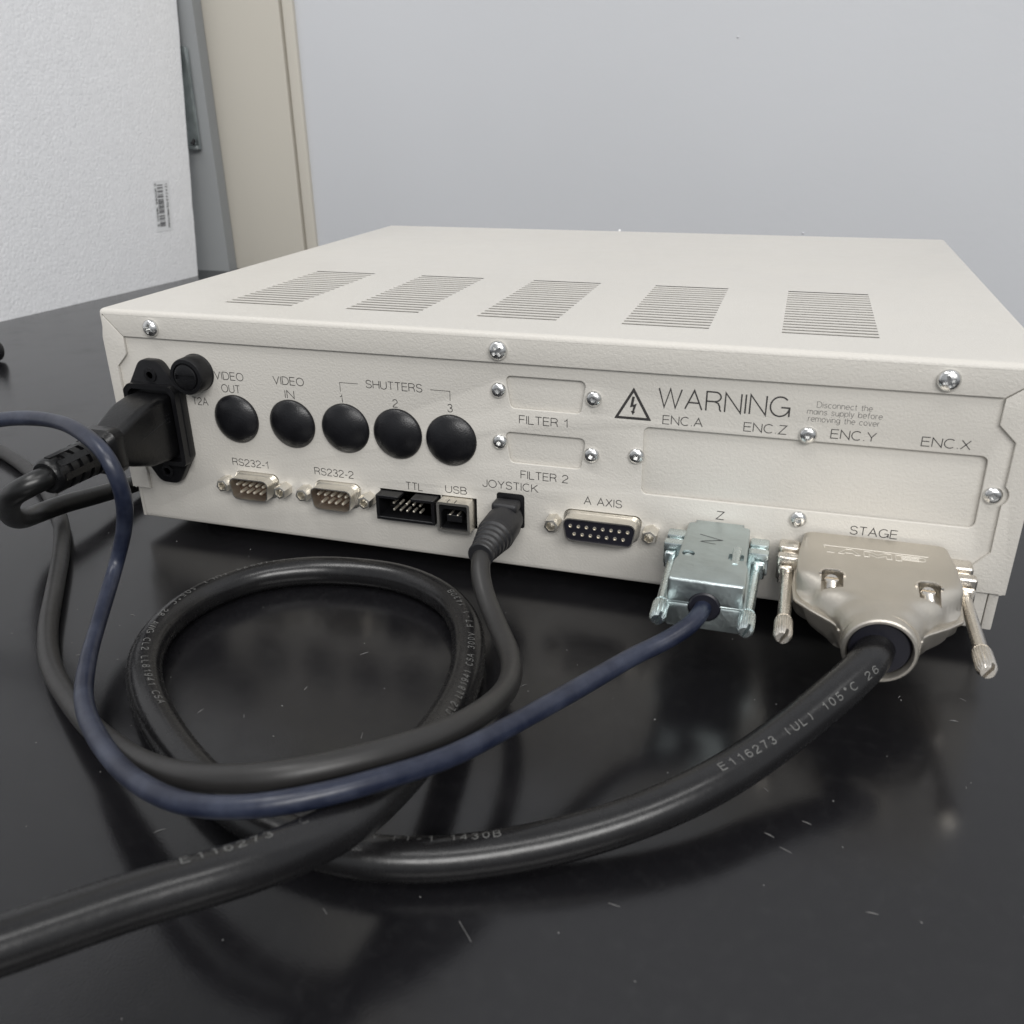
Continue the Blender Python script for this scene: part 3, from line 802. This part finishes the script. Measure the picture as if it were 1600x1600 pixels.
panel_text('Disconnect the', 252.8, 66.7 + Z0, 15.3, 1.75, .14, INL, rear)
panel_text('mains supply before', 250.3, 64.5 + Z0, 20.8, 1.75, .14, INL, rear)
panel_text('removing the cover', 250.8, 62.3 + Z0, 19.8, 1.75, .14, INL, rear)
for pl in ([(95.9, 59.2), (95.9, 62.5), (102.9, 62.5)], [(129.7, 62.5), (136.7, 62.5), (136.7, 59.2)]):
    mb_ = MB(); ribbon(mb_, zpoly(pl), .2, lambda u, v: (u, -.03, v)); mb_.build('bracket_line', INK, rear, None)
# hazard triangle with its bolt
tri = [(192.4, 58.1), (204.3, 58.1), (198.3, 68.6)]
mb_ = MB(); mb_.ring(zpoly(rpoly(tri, .15, 2)), zpoly(rpoly([(193.85, 58.95), (202.8, 58.95), (198.3, 66.9)], .05, 2)), -.03, -.01)
mb_.build('warning_triangle', INK, rear, None)
bolt = [(198.75, 65.6), (197.9, 65.6), (197.35, 62.0), (198.4, 62.35), (198.1, 60.9), (197.65, 60.95), (198.3, 59.6), (199.05, 60.75), (198.7, 60.8), (199.45, 63.4), (198.35, 63.0)]
mb_ = MB()
for t in tessellate_polygon([[Vector((x, z, 0)) for x, z in bolt]]):
    mb_.add([(bolt[i][0], -.03, bolt[i][1] + Z0) for i in t], [(0, 1, 2)])
mb_.build('lightning_bolt', INK, rear, None)

# ------------------------------------------------------------------ power cord
pc = thing('power_cord', 'black mains power cord plugged into the left of the panel, looping over the bench', 'power cord')
px, pz = ic, iz + Z0
pl = MB()
# body as lofted sections: (y, half width, half height, corner)
secs = [(-4.6, 7.7, 12.1, 2.0), (-10, 7.9, 12.3, 2.2), (-18, 7.7, 11.4, 2.6), (-26, 6.9, 8.6, 2.8), (-30.0, 6.5, 6.9, 3.0), (-31.3, 7.6, 8.0, 3.2), (-35.5, 7.8, 8.2, 3.4), (-37.6, 6.4, 6.6, 3.4)]
rings = [[(a, y, b_ + 0) for a, b_ in rpoly([(px - hw, pz - hh), (px + hw, pz - hh), (px + hw, pz + hh), (px - hw, pz + hh)], c, 5)] for y, hw, hh, c in secs]
vs = [v for r_ in rings for v in r_]; n = len(rings[0]); fs = []
for k in range(len(rings) - 1):
    for i in range(n): fs.append((k * n + i, k * n + (i + 1) % n, (k + 1) * n + (i + 1) % n, (k + 1) * n + i))
fs += [tuple(range(n)), tuple((len(rings) - 1) * n + i for i in range(n))[::-1]]
pl.add(vs, fs)
plug = pl.build('plug', M['plug_black'], pc, 38)
# two grip ridges on the visible flank and moulded line of raised dots
mb_ = MB()
for k in range(22):
    mb_.lathe([(0, .22), (.16, .01)], (px + 7.85, -9.0 - k * .62, pz + 3.4 - k * .12), (1, 0, 0), 5)
for k in range(9):
    mb_.lathe([(0, .2), (.14, .01)], (px + 7.83, -7.0 - (k % 3) * 1.1, pz + 5.2 - (k // 3) * 1.4), (1, 0, 0), 5)
mb_.build('moulded_dots', M['rubber'], plug, None)
prf = [(0, 6.5), (3.2, 6.5)]
for k in range(4):
    y_ = 3.2 + k * 4.3
    prf += [(y_ + .1, 5.3), (y_ + 1.5, 5.3), (y_ + 1.6, 6.35 - k * .12), (y_ + 4.2, 6.3 - k * .12)]
prf += [(20.6, 5.9), (21.6, 5.6), (22.3, 5.0), (22.3, 3.4)]
sr = MB().lathe(prf, (px, -38, pz), (0, -1, 0), 36).build('strain_relief', M['plug_black'], pc, 30)
for a in (0, 90, 180, 270, 45):
    mb_ = MB(); ca, sa = math.cos(rad(a)), math.sin(rad(a))
    for yy in (-41, -58):
        for u, v in ((-1.1, 4.8), (1.1, 4.8), (1.1, 6.2), (-1.1, 6.2)): mb_.v.append((px + v * ca - u * sa, yy, pz + v * sa + u * ca))
    mb_.f = [(0, 1, 2, 3), (7, 6, 5, 4), (0, 4, 5, 1), (1, 5, 6, 2), (2, 6, 7, 3), (3, 7, 4, 0)]
    mb_.build('relief_rib', M['plug_black'], sr)
cord = [(px, -45, pz), (px, -56, pz), (20.4, -61, 48.8), (18.0, -65.6, 47.6), (12.5, -66, 44.8), (1.2, -60, 36.9), (-12.7, -48, 25.6), (-22, -36, 18.0), (-28.5, -22.4, 13.5), (-28.5, -9, 11.8),
        (-26.5, 6, 9.5), (-26, 27.2, 6), (-25.2, 44.8, 4.2), (-20.7, 62.5, 3.9), (-10, 90, 3.9)]
tube('cord', catmull(cord), 3.7, M['cable_power'], pc, 24, .006, 3)

# ------------------------------------------------------------------ joystick lead
jc = thing('joystick_cable', 'dull dark grey cable with ribbed round plug in the joystick socket', 'cable')
jo = (157.0, 0, 19.6 + Z0); jd = Vector((.0, -1, -.02)).normalized()
prof = [(-1, 4.6), (2.2, 4.6), (2.2, 5.6), (6.5, 5.7), (7.0, 6.3), (15.5, 6.4), (16.4, 6.0)]
plugj = MB().lathe(prof, jo, jd, 36).build('plug', M['rubber'], jc, 30)
MB().bbox(152.4, 161.6, -6.6, -.6, 23.0 + Z0, 26.4 + Z0, 1.2, 3).build('latch', M['rubber'], plugj)
pr = []
y = 15.8; r_ = 6.0
for k in range(5):
    r1 = 6.1 - k * .42
    pr += [(y, r1 - .55), (y + .5, r1), (y + 1.7, r1 - .1), (y + 2.2, r1 - .65)]
    y += 2.6
pr += [(y, 3.9), (y + .1, 4.3), (y + 1.6, 4.3), (y + 1.9, 3.9), (y + 1.9, 3.0)]
MB().lathe(pr, jo, jd, 36).build('strain_relief', M['rubber'], plugj, 30)
jp = [(157, -20, 25.9), (157, -29, 25.2), (158.2, -35.0, 22.5), (161.6, -41.0, 18.5), (168.9, -51.5, 15.0), (177.8, -65.9, 14.0), (182.9, -83.2, 17.0), (182.5, -106.6, 24.0), (176.4, -124.7, 29.0),
      (167.2, -136.9, 31.5), (155.4, -145.1, 31.5), (140.7, -146.7, 28.0), (118.6, -140.7, 20.0), (92.4, -128.2, 12.0), (66.3, -112.5, 6.5), (42.3, -95.6, 3.8), (25.2, -78.6, 3.3),
      (6.8, -55.4, 3.3), (-13.2, -30.2, 3.3), (-33.0, -8.7, 3.3), (-60.9, 14.5, 3.3), (-90.1, 34.0, 3.3), (-124.2, 51.1, 3.3), (-178.7, 71.2, 3.3)]
tube('cable', catmull(jp), 3.05, M['cable_grey'], jc, 24, .006, 4)

# ------------------------------------------------------------------ thumbscrews, hoods
def thumbscrew(x, z, y0, L, rr, rk, m, parent, tilt=0):
    o = (x, y0, z); d = Vector((tilt, -1, -.03)).normalized()
    mb_ = MB(); mb_.lathe([(0, rr * .9), (L * .72, rr), (L * .76, rk * .9)], o, d, 24)
    ts = mb_.build('thumb_screw', m, parent, 30)
    k = MB(); a = Vector((1, 0, 0)); a = (a - a.dot(d) * d).normalized(); b_ = d.cross(a); n = 60
    prof = [(L * .76, rk * .82), (L * .785, rk), (L * .96, rk), (L * .985, rk * .84), (L, rk * .7)]
    vs = []; fs = []
    for t, r_ in prof:
        for i in range(n):
            r2 = r_ * (1 if i % 3 else .93); th = 2 * PI * i / n
            vs.append(Vector(o) + d * t + (a * math.cos(th) + b_ * math.sin(th)) * r2)
    for q in range(len(prof) - 1):
        for i in range(n): fs.append((q * n + i, q * n + (i + 1) % n, (q + 1) * n + (i + 1) % n, (q + 1) * n + i))
    fs += [tuple(range(n)), tuple((len(prof) - 1) * n + i for i in range(n))]
    k.add(vs, fs); kk = k.build('knurled_head', m, ts, 40)
    tip = Vector(o) + d * L
    c = MB().box(-.45, .45, -1.6, 1.5, -4, 4).build('t', None, None, None)
    c.matrix_world = Matrix.Translation(tip * S) @ Matrix.Rotation(.5, 4, 'Y')
    bpy.context.view_layer.update()
    boolean_cut(kk, [c])
    return ts

# --- Z plug
zc = thing('z_axis_cable', 'navy blue cable ending in a silvery metal plug hood in the Z socket', 'cable')
cx, cz = 228.4, 19.2 + Z0
HZ = M['hood_zinc']
hood = MB()
pf = rpoly([(cx - 7.6, -1.5), (cx - 7.6, -3.5), (cx - 9.6, -4), (cx - 9.9, -28), (cx - 10.6, -31), (cx - 10.8, -43.2), (cx + 10.8, -43.2), (cx + 10.6, -31), (cx + 9.9, -28), (cx + 9.6, -4), (cx + 7.6, -3.5), (cx + 7.6, -1.5)],
           [0, 0, 1, .5, 1, 1.2, 1.2, 1, .5, 1, 0, 0], 3)
hood.prism(pf, cz - 7.7, cz + .0, 'z', .6, 2)
hoodlo = hood.build('hood_half', HZ, zc, 40)
hood = MB(); hood.prism(pf, cz + .25, cz + 7.8, 'z', .8, 3)
hoodup = hood.build('hood_half', HZ, zc, 40)
# cable hole through both halves
for hh in (hoodlo, hoodup):
    c = MB().lathe([(0, 4.7), (12, 4.7)], (cx, -36, cz - .3), (0, -1, 0), 28).build('t', None, None, None)
    c2 = MB().lathe([(0, 1.9), (4, 1.9)], (cx - 7.0, -26.5, cz + 5.2), (0, 0, 1), 16).build('t', None, None, None)
    c3 = MB().bbox(cx + 4.6, cx + 9.0, -27.4, -23.6, cz + 6.3, cz + 11, .5, 2).build('t', None, None, None)
    boolean_cut(hh, [c, c2, c3])
MB().lathe([(0, 4.65), (7.9, 4.6), (8.3, 4.0), (8.3, 2.6)], (cx, -35, cz - .3), (0, -1, 0), 28).build('grommet', M['insul'], zc, 30)
MB().lathe([(0, 1.55), (1.6, 1.5), (1.9, 1.0)], (cx - 7.0, -26.5, cz + 5.3), (0, 0, 1), 16).build('hood_screw', M['zincrod'], hoodup, 30)
MB().lathe([(0, 1.3), (9, 1.3), (9.3, .8)], (cx + 6.8, -30.0, cz + 6.9), (0, 1, .12), 16).build('clamp_screw', M['zincrod'], hoodup, 30)
MB().bbox(cx - 11.2, cx + 11.2, -43.0, -8, cz - .25, cz + .6, .25, 1).build('hood_seam', HZ, hoodlo, 40)
for sx in (-1, 1):
    lug = MB()
    lug.bbox(cx + sx * 12.9 - 2.9, cx + sx * 12.9 + 2.9, -8.5, -3.5, cz - 2.5, cz + 4.6, .6, 2)
    lug.bbox(cx + sx * 12.9 - 3.1, cx + sx * 12.9 + 3.1, -14.0, -10.2, cz - 3.3, cz + 4.3, .6, 2)
    lug.bbox(cx + sx * 12.6 - 2.4, cx + sx * 12.6 + 2.4, -11, -7, cz - 2.0, cz + 3.4, .3, 1)
    lug.bbox(cx + sx * 13.4 - 1.8, cx + sx * 13.4 + 1.8, -17.2, -15.4, cz - 3.0, cz + 2.4, .4, 1)
    lug.bbox(cx + sx * 12.2 - 1.7, cx + sx * 12.2 + 1.7, -19.0, -13, cz - 3.0, cz - .6, .4, 1)
    lug.build('screw_lug', M['zincrod'], zc, 40)
    thumbscrew(cx + sx * 12.7, cz - .2, -13.5, 38.5, 1.6, 2.35, M['zincrod'], zc, -.02 * sx)
    MB().lathe([(0, 2.7), (4.2, 2.7), (4.4, 2.3)], (cx + sx * 12.5, 0, cz + .3), (0, -1, 0), 6).build('jack_screw', M['tin'], zc, 30)
MB().ring(dshape(cx, cz, 19.4, 10.6, 2.6), dshape(cx, cz, 14, 7, 2), -3.0, .3).build('port_shell', M['tin'], zc)
# pencilled letter lying on its side
mb_ = MB()
for k, (ox, oy) in enumerate(((0, 0), (.12, .1))):
    ribbon(mb_, [(cx - 5.2 + ox, -12.6 + oy), (cx + 1.6 + ox, -15.3 + oy), (cx - 4.2 + ox, -17.4 + oy), (cx + 2.4 + ox, -18.2 + oy)][:3] + [(cx + 2.0, -15.0 - k * .2)], .3, lambda u, v, k=k: (u, v, cz + 7.83 + .012 * k))
ribbon(mb_, [(cx - 4.6, -17.6), (cx + .2, -18.4)], .28, lambda u, v: (u, v, cz + 7.85))
mb_.build('pencil_mark', M['pencil'], hoodup, None)

bp = [(cx, -36, cz - .3), (cx - .2, -44, cz - .4), (226.6, -49.5, 24.0), (220.6, -56.0, 21.2), (213.2, -63.5, 19.6), (203.5, -80.5, 20.0), (191.5, -107.6, 24.0), (183.2, -126.9, 28.0), (174.0, -139.3, 30.3), (164.3, -148.3, 31.0), (153.0, -153.7, 30.0),
      (138.2, -154.4, 27.0), (120.3, -148.6, 23.0), (97.0, -134.5, 17.0), (76.3, -118.0, 13.2), (61.8, -100.6, 11.5), (48.3, -78.5, 13.0), (39.8, -59.1, 20.0), (45.0, -58.0, 33.0), (50.8, -61.8, 48.0), (48.0, -61.9, 59.0), (34.0, -55.0, 63.0), (11.5, -44.3, 62.0), (-19.3, -36.6, 57.0), (-44.5, -39.8, 50.0), (-57.1, -54.9, 42.0)]
tube('cable', catmull(bp), 2.45, M['cable_blue'], zc, 24, .026, 6)

# --- STAGE plug
sc_ = thing('stage_cable', 'thick black cable coiled on the bench with a big nickel plug in the STAGE socket', 'cable')
cx, cz = 274.6, 19.4 + Z0
HN = M['hood_nickel']
def stage_plan(g, hw_nose):
    L = [(-20.6, -1.8), (-20.8, -5.5), (-21.8, -13), (-22.2, -24), (-21.6, -33), (-17.0, -38.2), (-12.0, -42.6), (-hw_nose, -45), (-hw_nose, -47)]
    L = [(cx + x - g, y - g * .4) for x, y in L]; Rr = [(2 * cx - x, y) for x, y in L][::-1]
    return rpoly(L + Rr, [0, .8, 1, 2, 4, 5, 5, 2, .4] + [.4, 2, 5, 5, 4, 2, 1, .8, 0], 4)
# shells: stacked outlines, thick at the back, rounding down to the round nose
def stage_half(sgn):
    """height field over the plan: flat back, domed nose"""
    nx, ny = 40, 56; mb_ = MB(); idx = {}; y0, y1 = -1.8, -50.5
    def halfw(y):
        pts = [(-1.8, 20.6), (-5.5, 21.0), (-13, 21.9), (-24, 22.2), (-30, 21.7), (-34, 20.2), (-37, 17.2), (-40, 14.0), (-44, 11.2), (-48, 9.9), (-53.5, 9.5)]
        for (a, wa), (b_, wb) in zip(pts, pts[1:]):
            if b_ <= y <= a: 
                t = (a - y) / (a - b_); return wa + (wb - wa) * t
        return 9.5
    vs = []; fs = []
    for j in range(ny + 1):
        y = y0 + (y1 - y0) * j / ny; hw = halfw(y)
        for i in range(nx + 1):
            s = -1 + 2 * i / nx; s = math.copysign(1 - (1 - abs(s)) ** 1.5, s); x = s * hw
            flat = 7.9
            def itp(T):
                for (a, wa), (b_, wb) in zip(T, T[1:]):
                    if b_ <= y <= a:
                        t = (a - y) / (a - b_); t = t * t * (3 - 2 * t); return wa + (wb - wa) * t
                return T[-1][1]
            wn = min(hw, itp([(0, 22.2), (-26, 22.2), (-36, 16.8), (-43, 11.6), (-49, 9.5), (-60, 9.4)]))
            pw = itp([(0, 14), (-22, 12), (-34, 4.5), (-44, 2.4), (-50, 2.0), (-60, 2)])
            tz = itp([(0, 7.9), (-34, 7.9), (-48, 9.1), (-60, 9.3)])
            if sgn < 0: pw = max(pw, 5) if y > -42 else pw; wn = min(hw, wn + 1.5)
            z = tz * max(0, 1 - min(1, abs(x) / (wn + .3)) ** pw) ** (1 / max(2.0, pw * .6))
            z = max(z, 2.6 - 1.2 * max(0, (abs(x) - wn) / max(.5, hw - wn + .01)))
            if abs(x) >= hw - 1e-6: z = min(z, 1.6)
            vs.append((cx + x, y, cz + sgn * z))
    n = nx + 1
    for j in range(ny):
        for i in range(nx): fs.append((j * n + i, j * n + i + 1, (j + 1) * n + i + 1, (j + 1) * n + i))
    # side walls down to the seam
    base = len(vs); 
    for j in range(ny + 1):
        for i in (0, nx):
            v = vs[j * n + i]; vs.append((v[0], v[1], cz + sgn * .3))
    for j in range(ny):
        for k, i in ((0, 0), (1, nx)):
            fs.append((j * n + i, (j + 1) * n + i, base + 2 * (j + 1) + k, base + 2 * j + k))
    # ends and seam face
    fs.append(tuple(range(nx + 1)) + (base + 1, base))
    fs.append(tuple(ny * n + i for i in range(nx + 1))[::-1] + (base + 2 * ny, base + 2 * ny + 1))
    for j in range(ny): fs.append((base + 2 * j, base + 2 * j + 1, base + 2 * j + 3, base + 2 * j + 2))
    mb_.add(vs, fs)
    return mb_.build('hood_half', HN, sc_, 45)
up = stage_half(1); lo = stage_half(-1)
MB().prism(stage_plan(.7, 10.0), cz - .3, cz + .75, 'z', .25, 1).build('hood_seam', HN, lo, 40)
# nose collar, dark inside
MB().lathe([(-6, 9.2), (4.4, 9.45), (5.0, 9.4), (5.4, 9.0), (5.4, 8.4), (5.0, 8.1), (-6, 7.9), (-6, .01)], (cx - .3, -48.6, cz - .2), (0, -1, -.0), 44, caps=False).build('nose_ring', HN, sc_, 40)
MB().lathe([(0, 7.95), (1.6, 7.95), (2.4, 7.3), (2.4, 4.4)], (cx - .3, -50.2, cz - .2), (0, -1, 0), 40).build('grommet', M['insul'], sc_, 40)
for sx, yy in ((-1, -29.0), (1, -29.4)):
    x = cx + sx * 12.6
    def upath(r1, r2, low): return [(x - r1, yy - low)] + ar(x, yy, r1, r2, 180, 0, 12) + [(x + r1, yy - low)]
    pk = MB(); pk.prism(upath(2.9, 2.3, 6.5), cz + 4.6, cz + 14, 'z'); boolean_cut(up, [pk.build('t', None, None, None)])
    mb_ = MB(); mb_.prism(upath(3.6, 3.0, .6) + upath(2.9, 2.3, .6)[::-1], cz + 6.4, cz + 8.35, 'z', .18, 2)
    mb_.build('screw_boss', M['nickel'], up, 40)
    hs_ = MB().lathe([(0, 1.9), (1.3, 1.9), (1.6, 1.6)], (x, yy + .1, cz + 5.2), (0, -.5, 1), 24).build('hood_screw', M['nickel'], up, 30)
    c = MB().box(x - 3, x + 3, yy - .35 - .3, yy - .35 + .3, cz + 6.2, cz + 10).build('t', None, None, None)
    boolean_cut(hs_, [c])
    mb_ = MB()
    for k in range(4): mb_.lathe([(k * .8, 1.35), (k * .8 + .4, 1.75), (k * .8 + .8, 1.35)], (x, yy - 1.6, cz + 5.3), (0, -1, -.12), 18, caps=False)
    mb_.build('screw_thread', M['nickel'], up, 30)
# embossed maker's mark, outlined letters with a sloping lead-in
mb_ = MB(); k = 0
def emb(pts):
    global k
    for a, b_ in zip(pts, pts[1:]):
        A, B = Vector((cx + a[0], a[1], cz + 7.85)), Vector((cx + b_[0], b_[1], cz + 7.85))
        mb_.lathe([(0, .17), ((B - A).length, .17)], A, B - A, 8)
emb([(-15.0, -10.4), (14.2, -10.6)])
emb([(-15.0, -10.4), (-14.6, -12.0)]); emb([(-14.0, -14.9), (-11.9, -14.9)])
emb([(-10.8, -15.0), (-8.6, -11.6), (-6.9, -11.6), (-4.6, -15.0), (-6.2, -15.0), (-6.8, -14.1), (-8.7, -14.1), (-9.3, -15.0), (-10.8, -15.0)])
emb([(-3.6, -15.0), (-3.6, -11.6), (-1.7, -11.6), (.2, -13.3), (2.1, -11.6), (4.0, -11.6), (4.0, -15.1), (2.6, -15.1), (2.6, -13.4), (.2, -15.0), (-2.2, -13.4), (-2.2, -15.0), (-3.6, -15.0)])
emb([(5.1, -15.2), (5.1, -11.7), (12.4, -11.7), (13.3, -12.3), (13.1, -13.8), (12.3, -14.2), (6.6, -14.2), (6.6, -15.2), (5.1, -15.2)])
emb([(6.7, -12.5), (11.6, -12.5), (11.4, -13.4), (6.7, -13.4), (6.7, -12.5)])
mb_.build('embossed_mark', M['emboss'], up, None)
for sx in (-1, 1):
    lug = MB()
    lug.bbox(cx + sx * 24.2 - 3.3, cx + sx * 24.2 + 3.0, -9.6, -3.6, cz - 2.6, cz + 5.4, .9, 3)
    lug.bbox(cx + sx * 24.3 - 3.4, cx + sx * 24.3 + 3.4, -15.0, -11.2, cz - 3.5, cz + 4.6, .9, 3)
    lug.bbox(cx + sx * 23.8 - 2.6, cx + sx * 23.8 + 2.6, -12, -8.5, cz - 2.2, cz + 3.6, .4, 1)
    lug.bbox(cx + sx * 25.0 - 2.0, cx + sx * 25.0 + 2.0, -18.0, -16.1, cz - 3.2, cz + 2.4, .4, 1)
    lug.bbox(cx + sx * 23.6 - 1.9, cx + sx * 23.6 + 1.9, -20.0, -14, cz - 3.4, cz - 1.0, .4, 1)
    lug.build('screw_lug', M['nickel'], sc_, 40)
    thumbscrew(cx + sx * 24.4, cz - .1, -14.5, 38 if sx < 0 else 40, 1.85, 2.5, M['nickel'], sc_, 0 if sx < 0 else .02)
    MB().lathe([(0, 2.9), (4.4, 2.9), (4.6, 2.4)], (cx + sx * 24.3, 0, cz + .3), (0, -1, 0), 6).build('jack_screw', M['tin'], sc_, 30)
MB().ring(dshape(cx, cz, 42.4, 11.4, 2.6), dshape(cx, cz, 36, 7, 2), -3.0, .3).build('port_shell', M['tin'], sc_)
sp_pts = [(117.5, -232, 37), (124.5, -207.5, 35.5), (132.8, -196.1, 33.0), (144.5, -180.7, 30.0), (159.2, -164.2, 27.0), (165.9, -152.5, 24.5), (169.3, -142.8, 22.5), (171.0, -127.7, 19.5), (169.7, -102.5, 12.5),
      (167.1, -80.2, 7.5), (162.6, -59.8, 5.0), (155.3, -41.4, 5.0), (142.2, -26.2, 5.0), (123.3, -17.7, 5.0), (103.4, -17.6, 5.0), (85.7, -22.7, 5.0), (71.4, -33.3, 5.0), (62.7, -50.8, 5.0),
      (62.2, -68.7, 5.0), (68.6, -85.8, 5.0), (80.9, -100.7, 5.0), (98.2, -114.7, 5.0), (115.1, -125.2, 5.0), (132.3, -133.4, 5.0), (149.1, -137.6, 5.0), (165.2, -137.9, 5.0), (179.2, -134.8, 5.0),
      (192.3, -129.7, 5.5), (207.7, -122.1, 7.0), (223.0, -112.1, 9.0), (237.2, -99.9, 11.5), (249.2, -85.9, 14.0), (260.5, -72, 18.5), (268.5, -62.0, 22.5), (273.0, -54.5, 24.8), (274.2, -47, 25.4)]
spath = catmull(sp_pts)
RS = 5.0
cbl = tube('cable', spath, RS, M['cable_black'], sc_, 36, .010, 8)
for t, near, p0, p1 in (('E116273 10', (149.6, -174.4, 28.8), 12, 8), ('CL2 LL81941 CSA 300V FT-1 1430B', (169.5, -100, 12), -28, 0),
                        ('E116273 (UL) 105°C 28 AWG CL2 LL81941 CSA', (81, -25.5, 5), -14, 22), ('300V FT-1 1430B', (160, -138.5, 5), 24, 6),
                        ('E116273 (UL) 105°C 26', (238.5, -98.5, 11.6), -12, -56)):
    cable_text(spath, RS * 1.002, t, near, p0, p1, 1.85, 2.5, M['print_w'], cbl, .24)

# ------------------------------------------------------------------ small things
be = thing('cable_end', 'small black moulded cable end lying at the far left edge of the bench', 'cable end')
MB().lathe([(0, 3), (2, 6.2), (6, 7.2), (22, 7.2), (24, 5)], (-272.5, 202, 7.2), (-1, -.25, 0), 28).build('moulded_end', M['black'], be, 40)
MB().lathe([(0, 1.6), (4, 1.6), (4.6, 1.0)], (-276, 202, 12.2), (.35, -.1, 1), 14).build('peg', M['black'], be, 30)

def crumb(x, y, z, r, label, seed):
    bm = bmesh.new(); bmesh.ops.create_icosphere(bm, subdivisions=2, radius=r); rg = random.Random(seed)
    for v in bm.verts: v.co = Vector((v.co.x * rg.uniform(.7, 1.2) + x, v.co.y * rg.uniform(.7, 1.2) + y, v.co.z * rg.uniform(.6, 1.0) + z))
    mb_ = MB(); mb_.bm(bm); bm.free()
    tag(mb_.build('foam_crumb', M['foam'], None, 60), label, 'crumb')
crumb(-126.5, 199, 1.6, 1.9, 'white foam crumb on the bench between foam board and control unit', 1)
crumb(143, 256, 90.4, .8, 'white foam crumb on the far top edge of the control unit', 2)
# nubs in the wall paint and dust on the bench
mb_ = MB(); rg = random.Random(21)
for x, z, r_ in ((179, 201, .9), (243, 62, 1.0)):
    mb_.lathe([(-.5, r_), (.3, r_ * .8), (.8, .05)], (x, 592 - (x + 246) * .19, z), (0, -1, 0), 10)
o = mb_.build('paint_nubs', M['wall'], None, 60); o['kind'] = 'stuff'; o['label'] = 'small raised nubs in the wall paint'
mb_ = MB(); rg = random.Random(7)
def speck(x, y, L, wd, a):
    c, s = math.cos(a) * L / 2, math.sin(a) * L / 2; nx, ny = -math.sin(a) * wd / 2, math.cos(a) * wd / 2
    z = rg.uniform(.12, .3)
    mb_.add([(x - c - nx, y - s - ny, .02), (x + c - nx, y + s - ny, .02), (x + c + nx, y + s + ny, .02), (x - c + nx, y - s + ny, .02), (x, y, z)],
            [(0, 1, 4), (1, 2, 4), (2, 3, 4), (3, 0, 4)])
for _ in range(120):
    x = rg.uniform(-60, 330); y = rg.uniform(-190, 0)
    if rg.random() < .8: speck(x, y, rg.uniform(.22, .6), rg.uniform(.15, .32), rg.uniform(0, PI))
    else: speck(x, y, rg.uniform(.9, 2.8), rg.uniform(.08, .16), rg.uniform(0, PI))
for _ in range(28): speck(rg.uniform(-250, -10), rg.uniform(-60, 260), rg.uniform(.4, 1.0), rg.uniform(.2, .4), rg.uniform(0, PI))
for a_ in ((192.9, -145.6, 7.7, -0.78), (162.6, -149.5, 2.7, -0.62), (251.6, -99.9, 3.2, -0.39), (255.4, -103.6, 3.9, -0.41), (273.3, -116.5, 3.3, -0.01), (297.9, -41.8, 3.2, 0.03), (301.7, -30.6, 2.6, -0.64), (127.1, -57.4, 3.9, 0.87), (179.7, -59.7, 3.6, 0.96), (221.1, -130.1, 3.4, -0.11), (250.1, -84.5, 2.1, -0.73),): speck(*a_[:2], a_[2] * .75, .10, a_[3])
M['dust'] = mat('pale_dust', (.22, .215, .21), .8)
o = mb_.build('dust_specks', M['dust'], None, None); o['kind'] = 'stuff'; o['label'] = 'pale dust specks and lint scattered on the black bench'
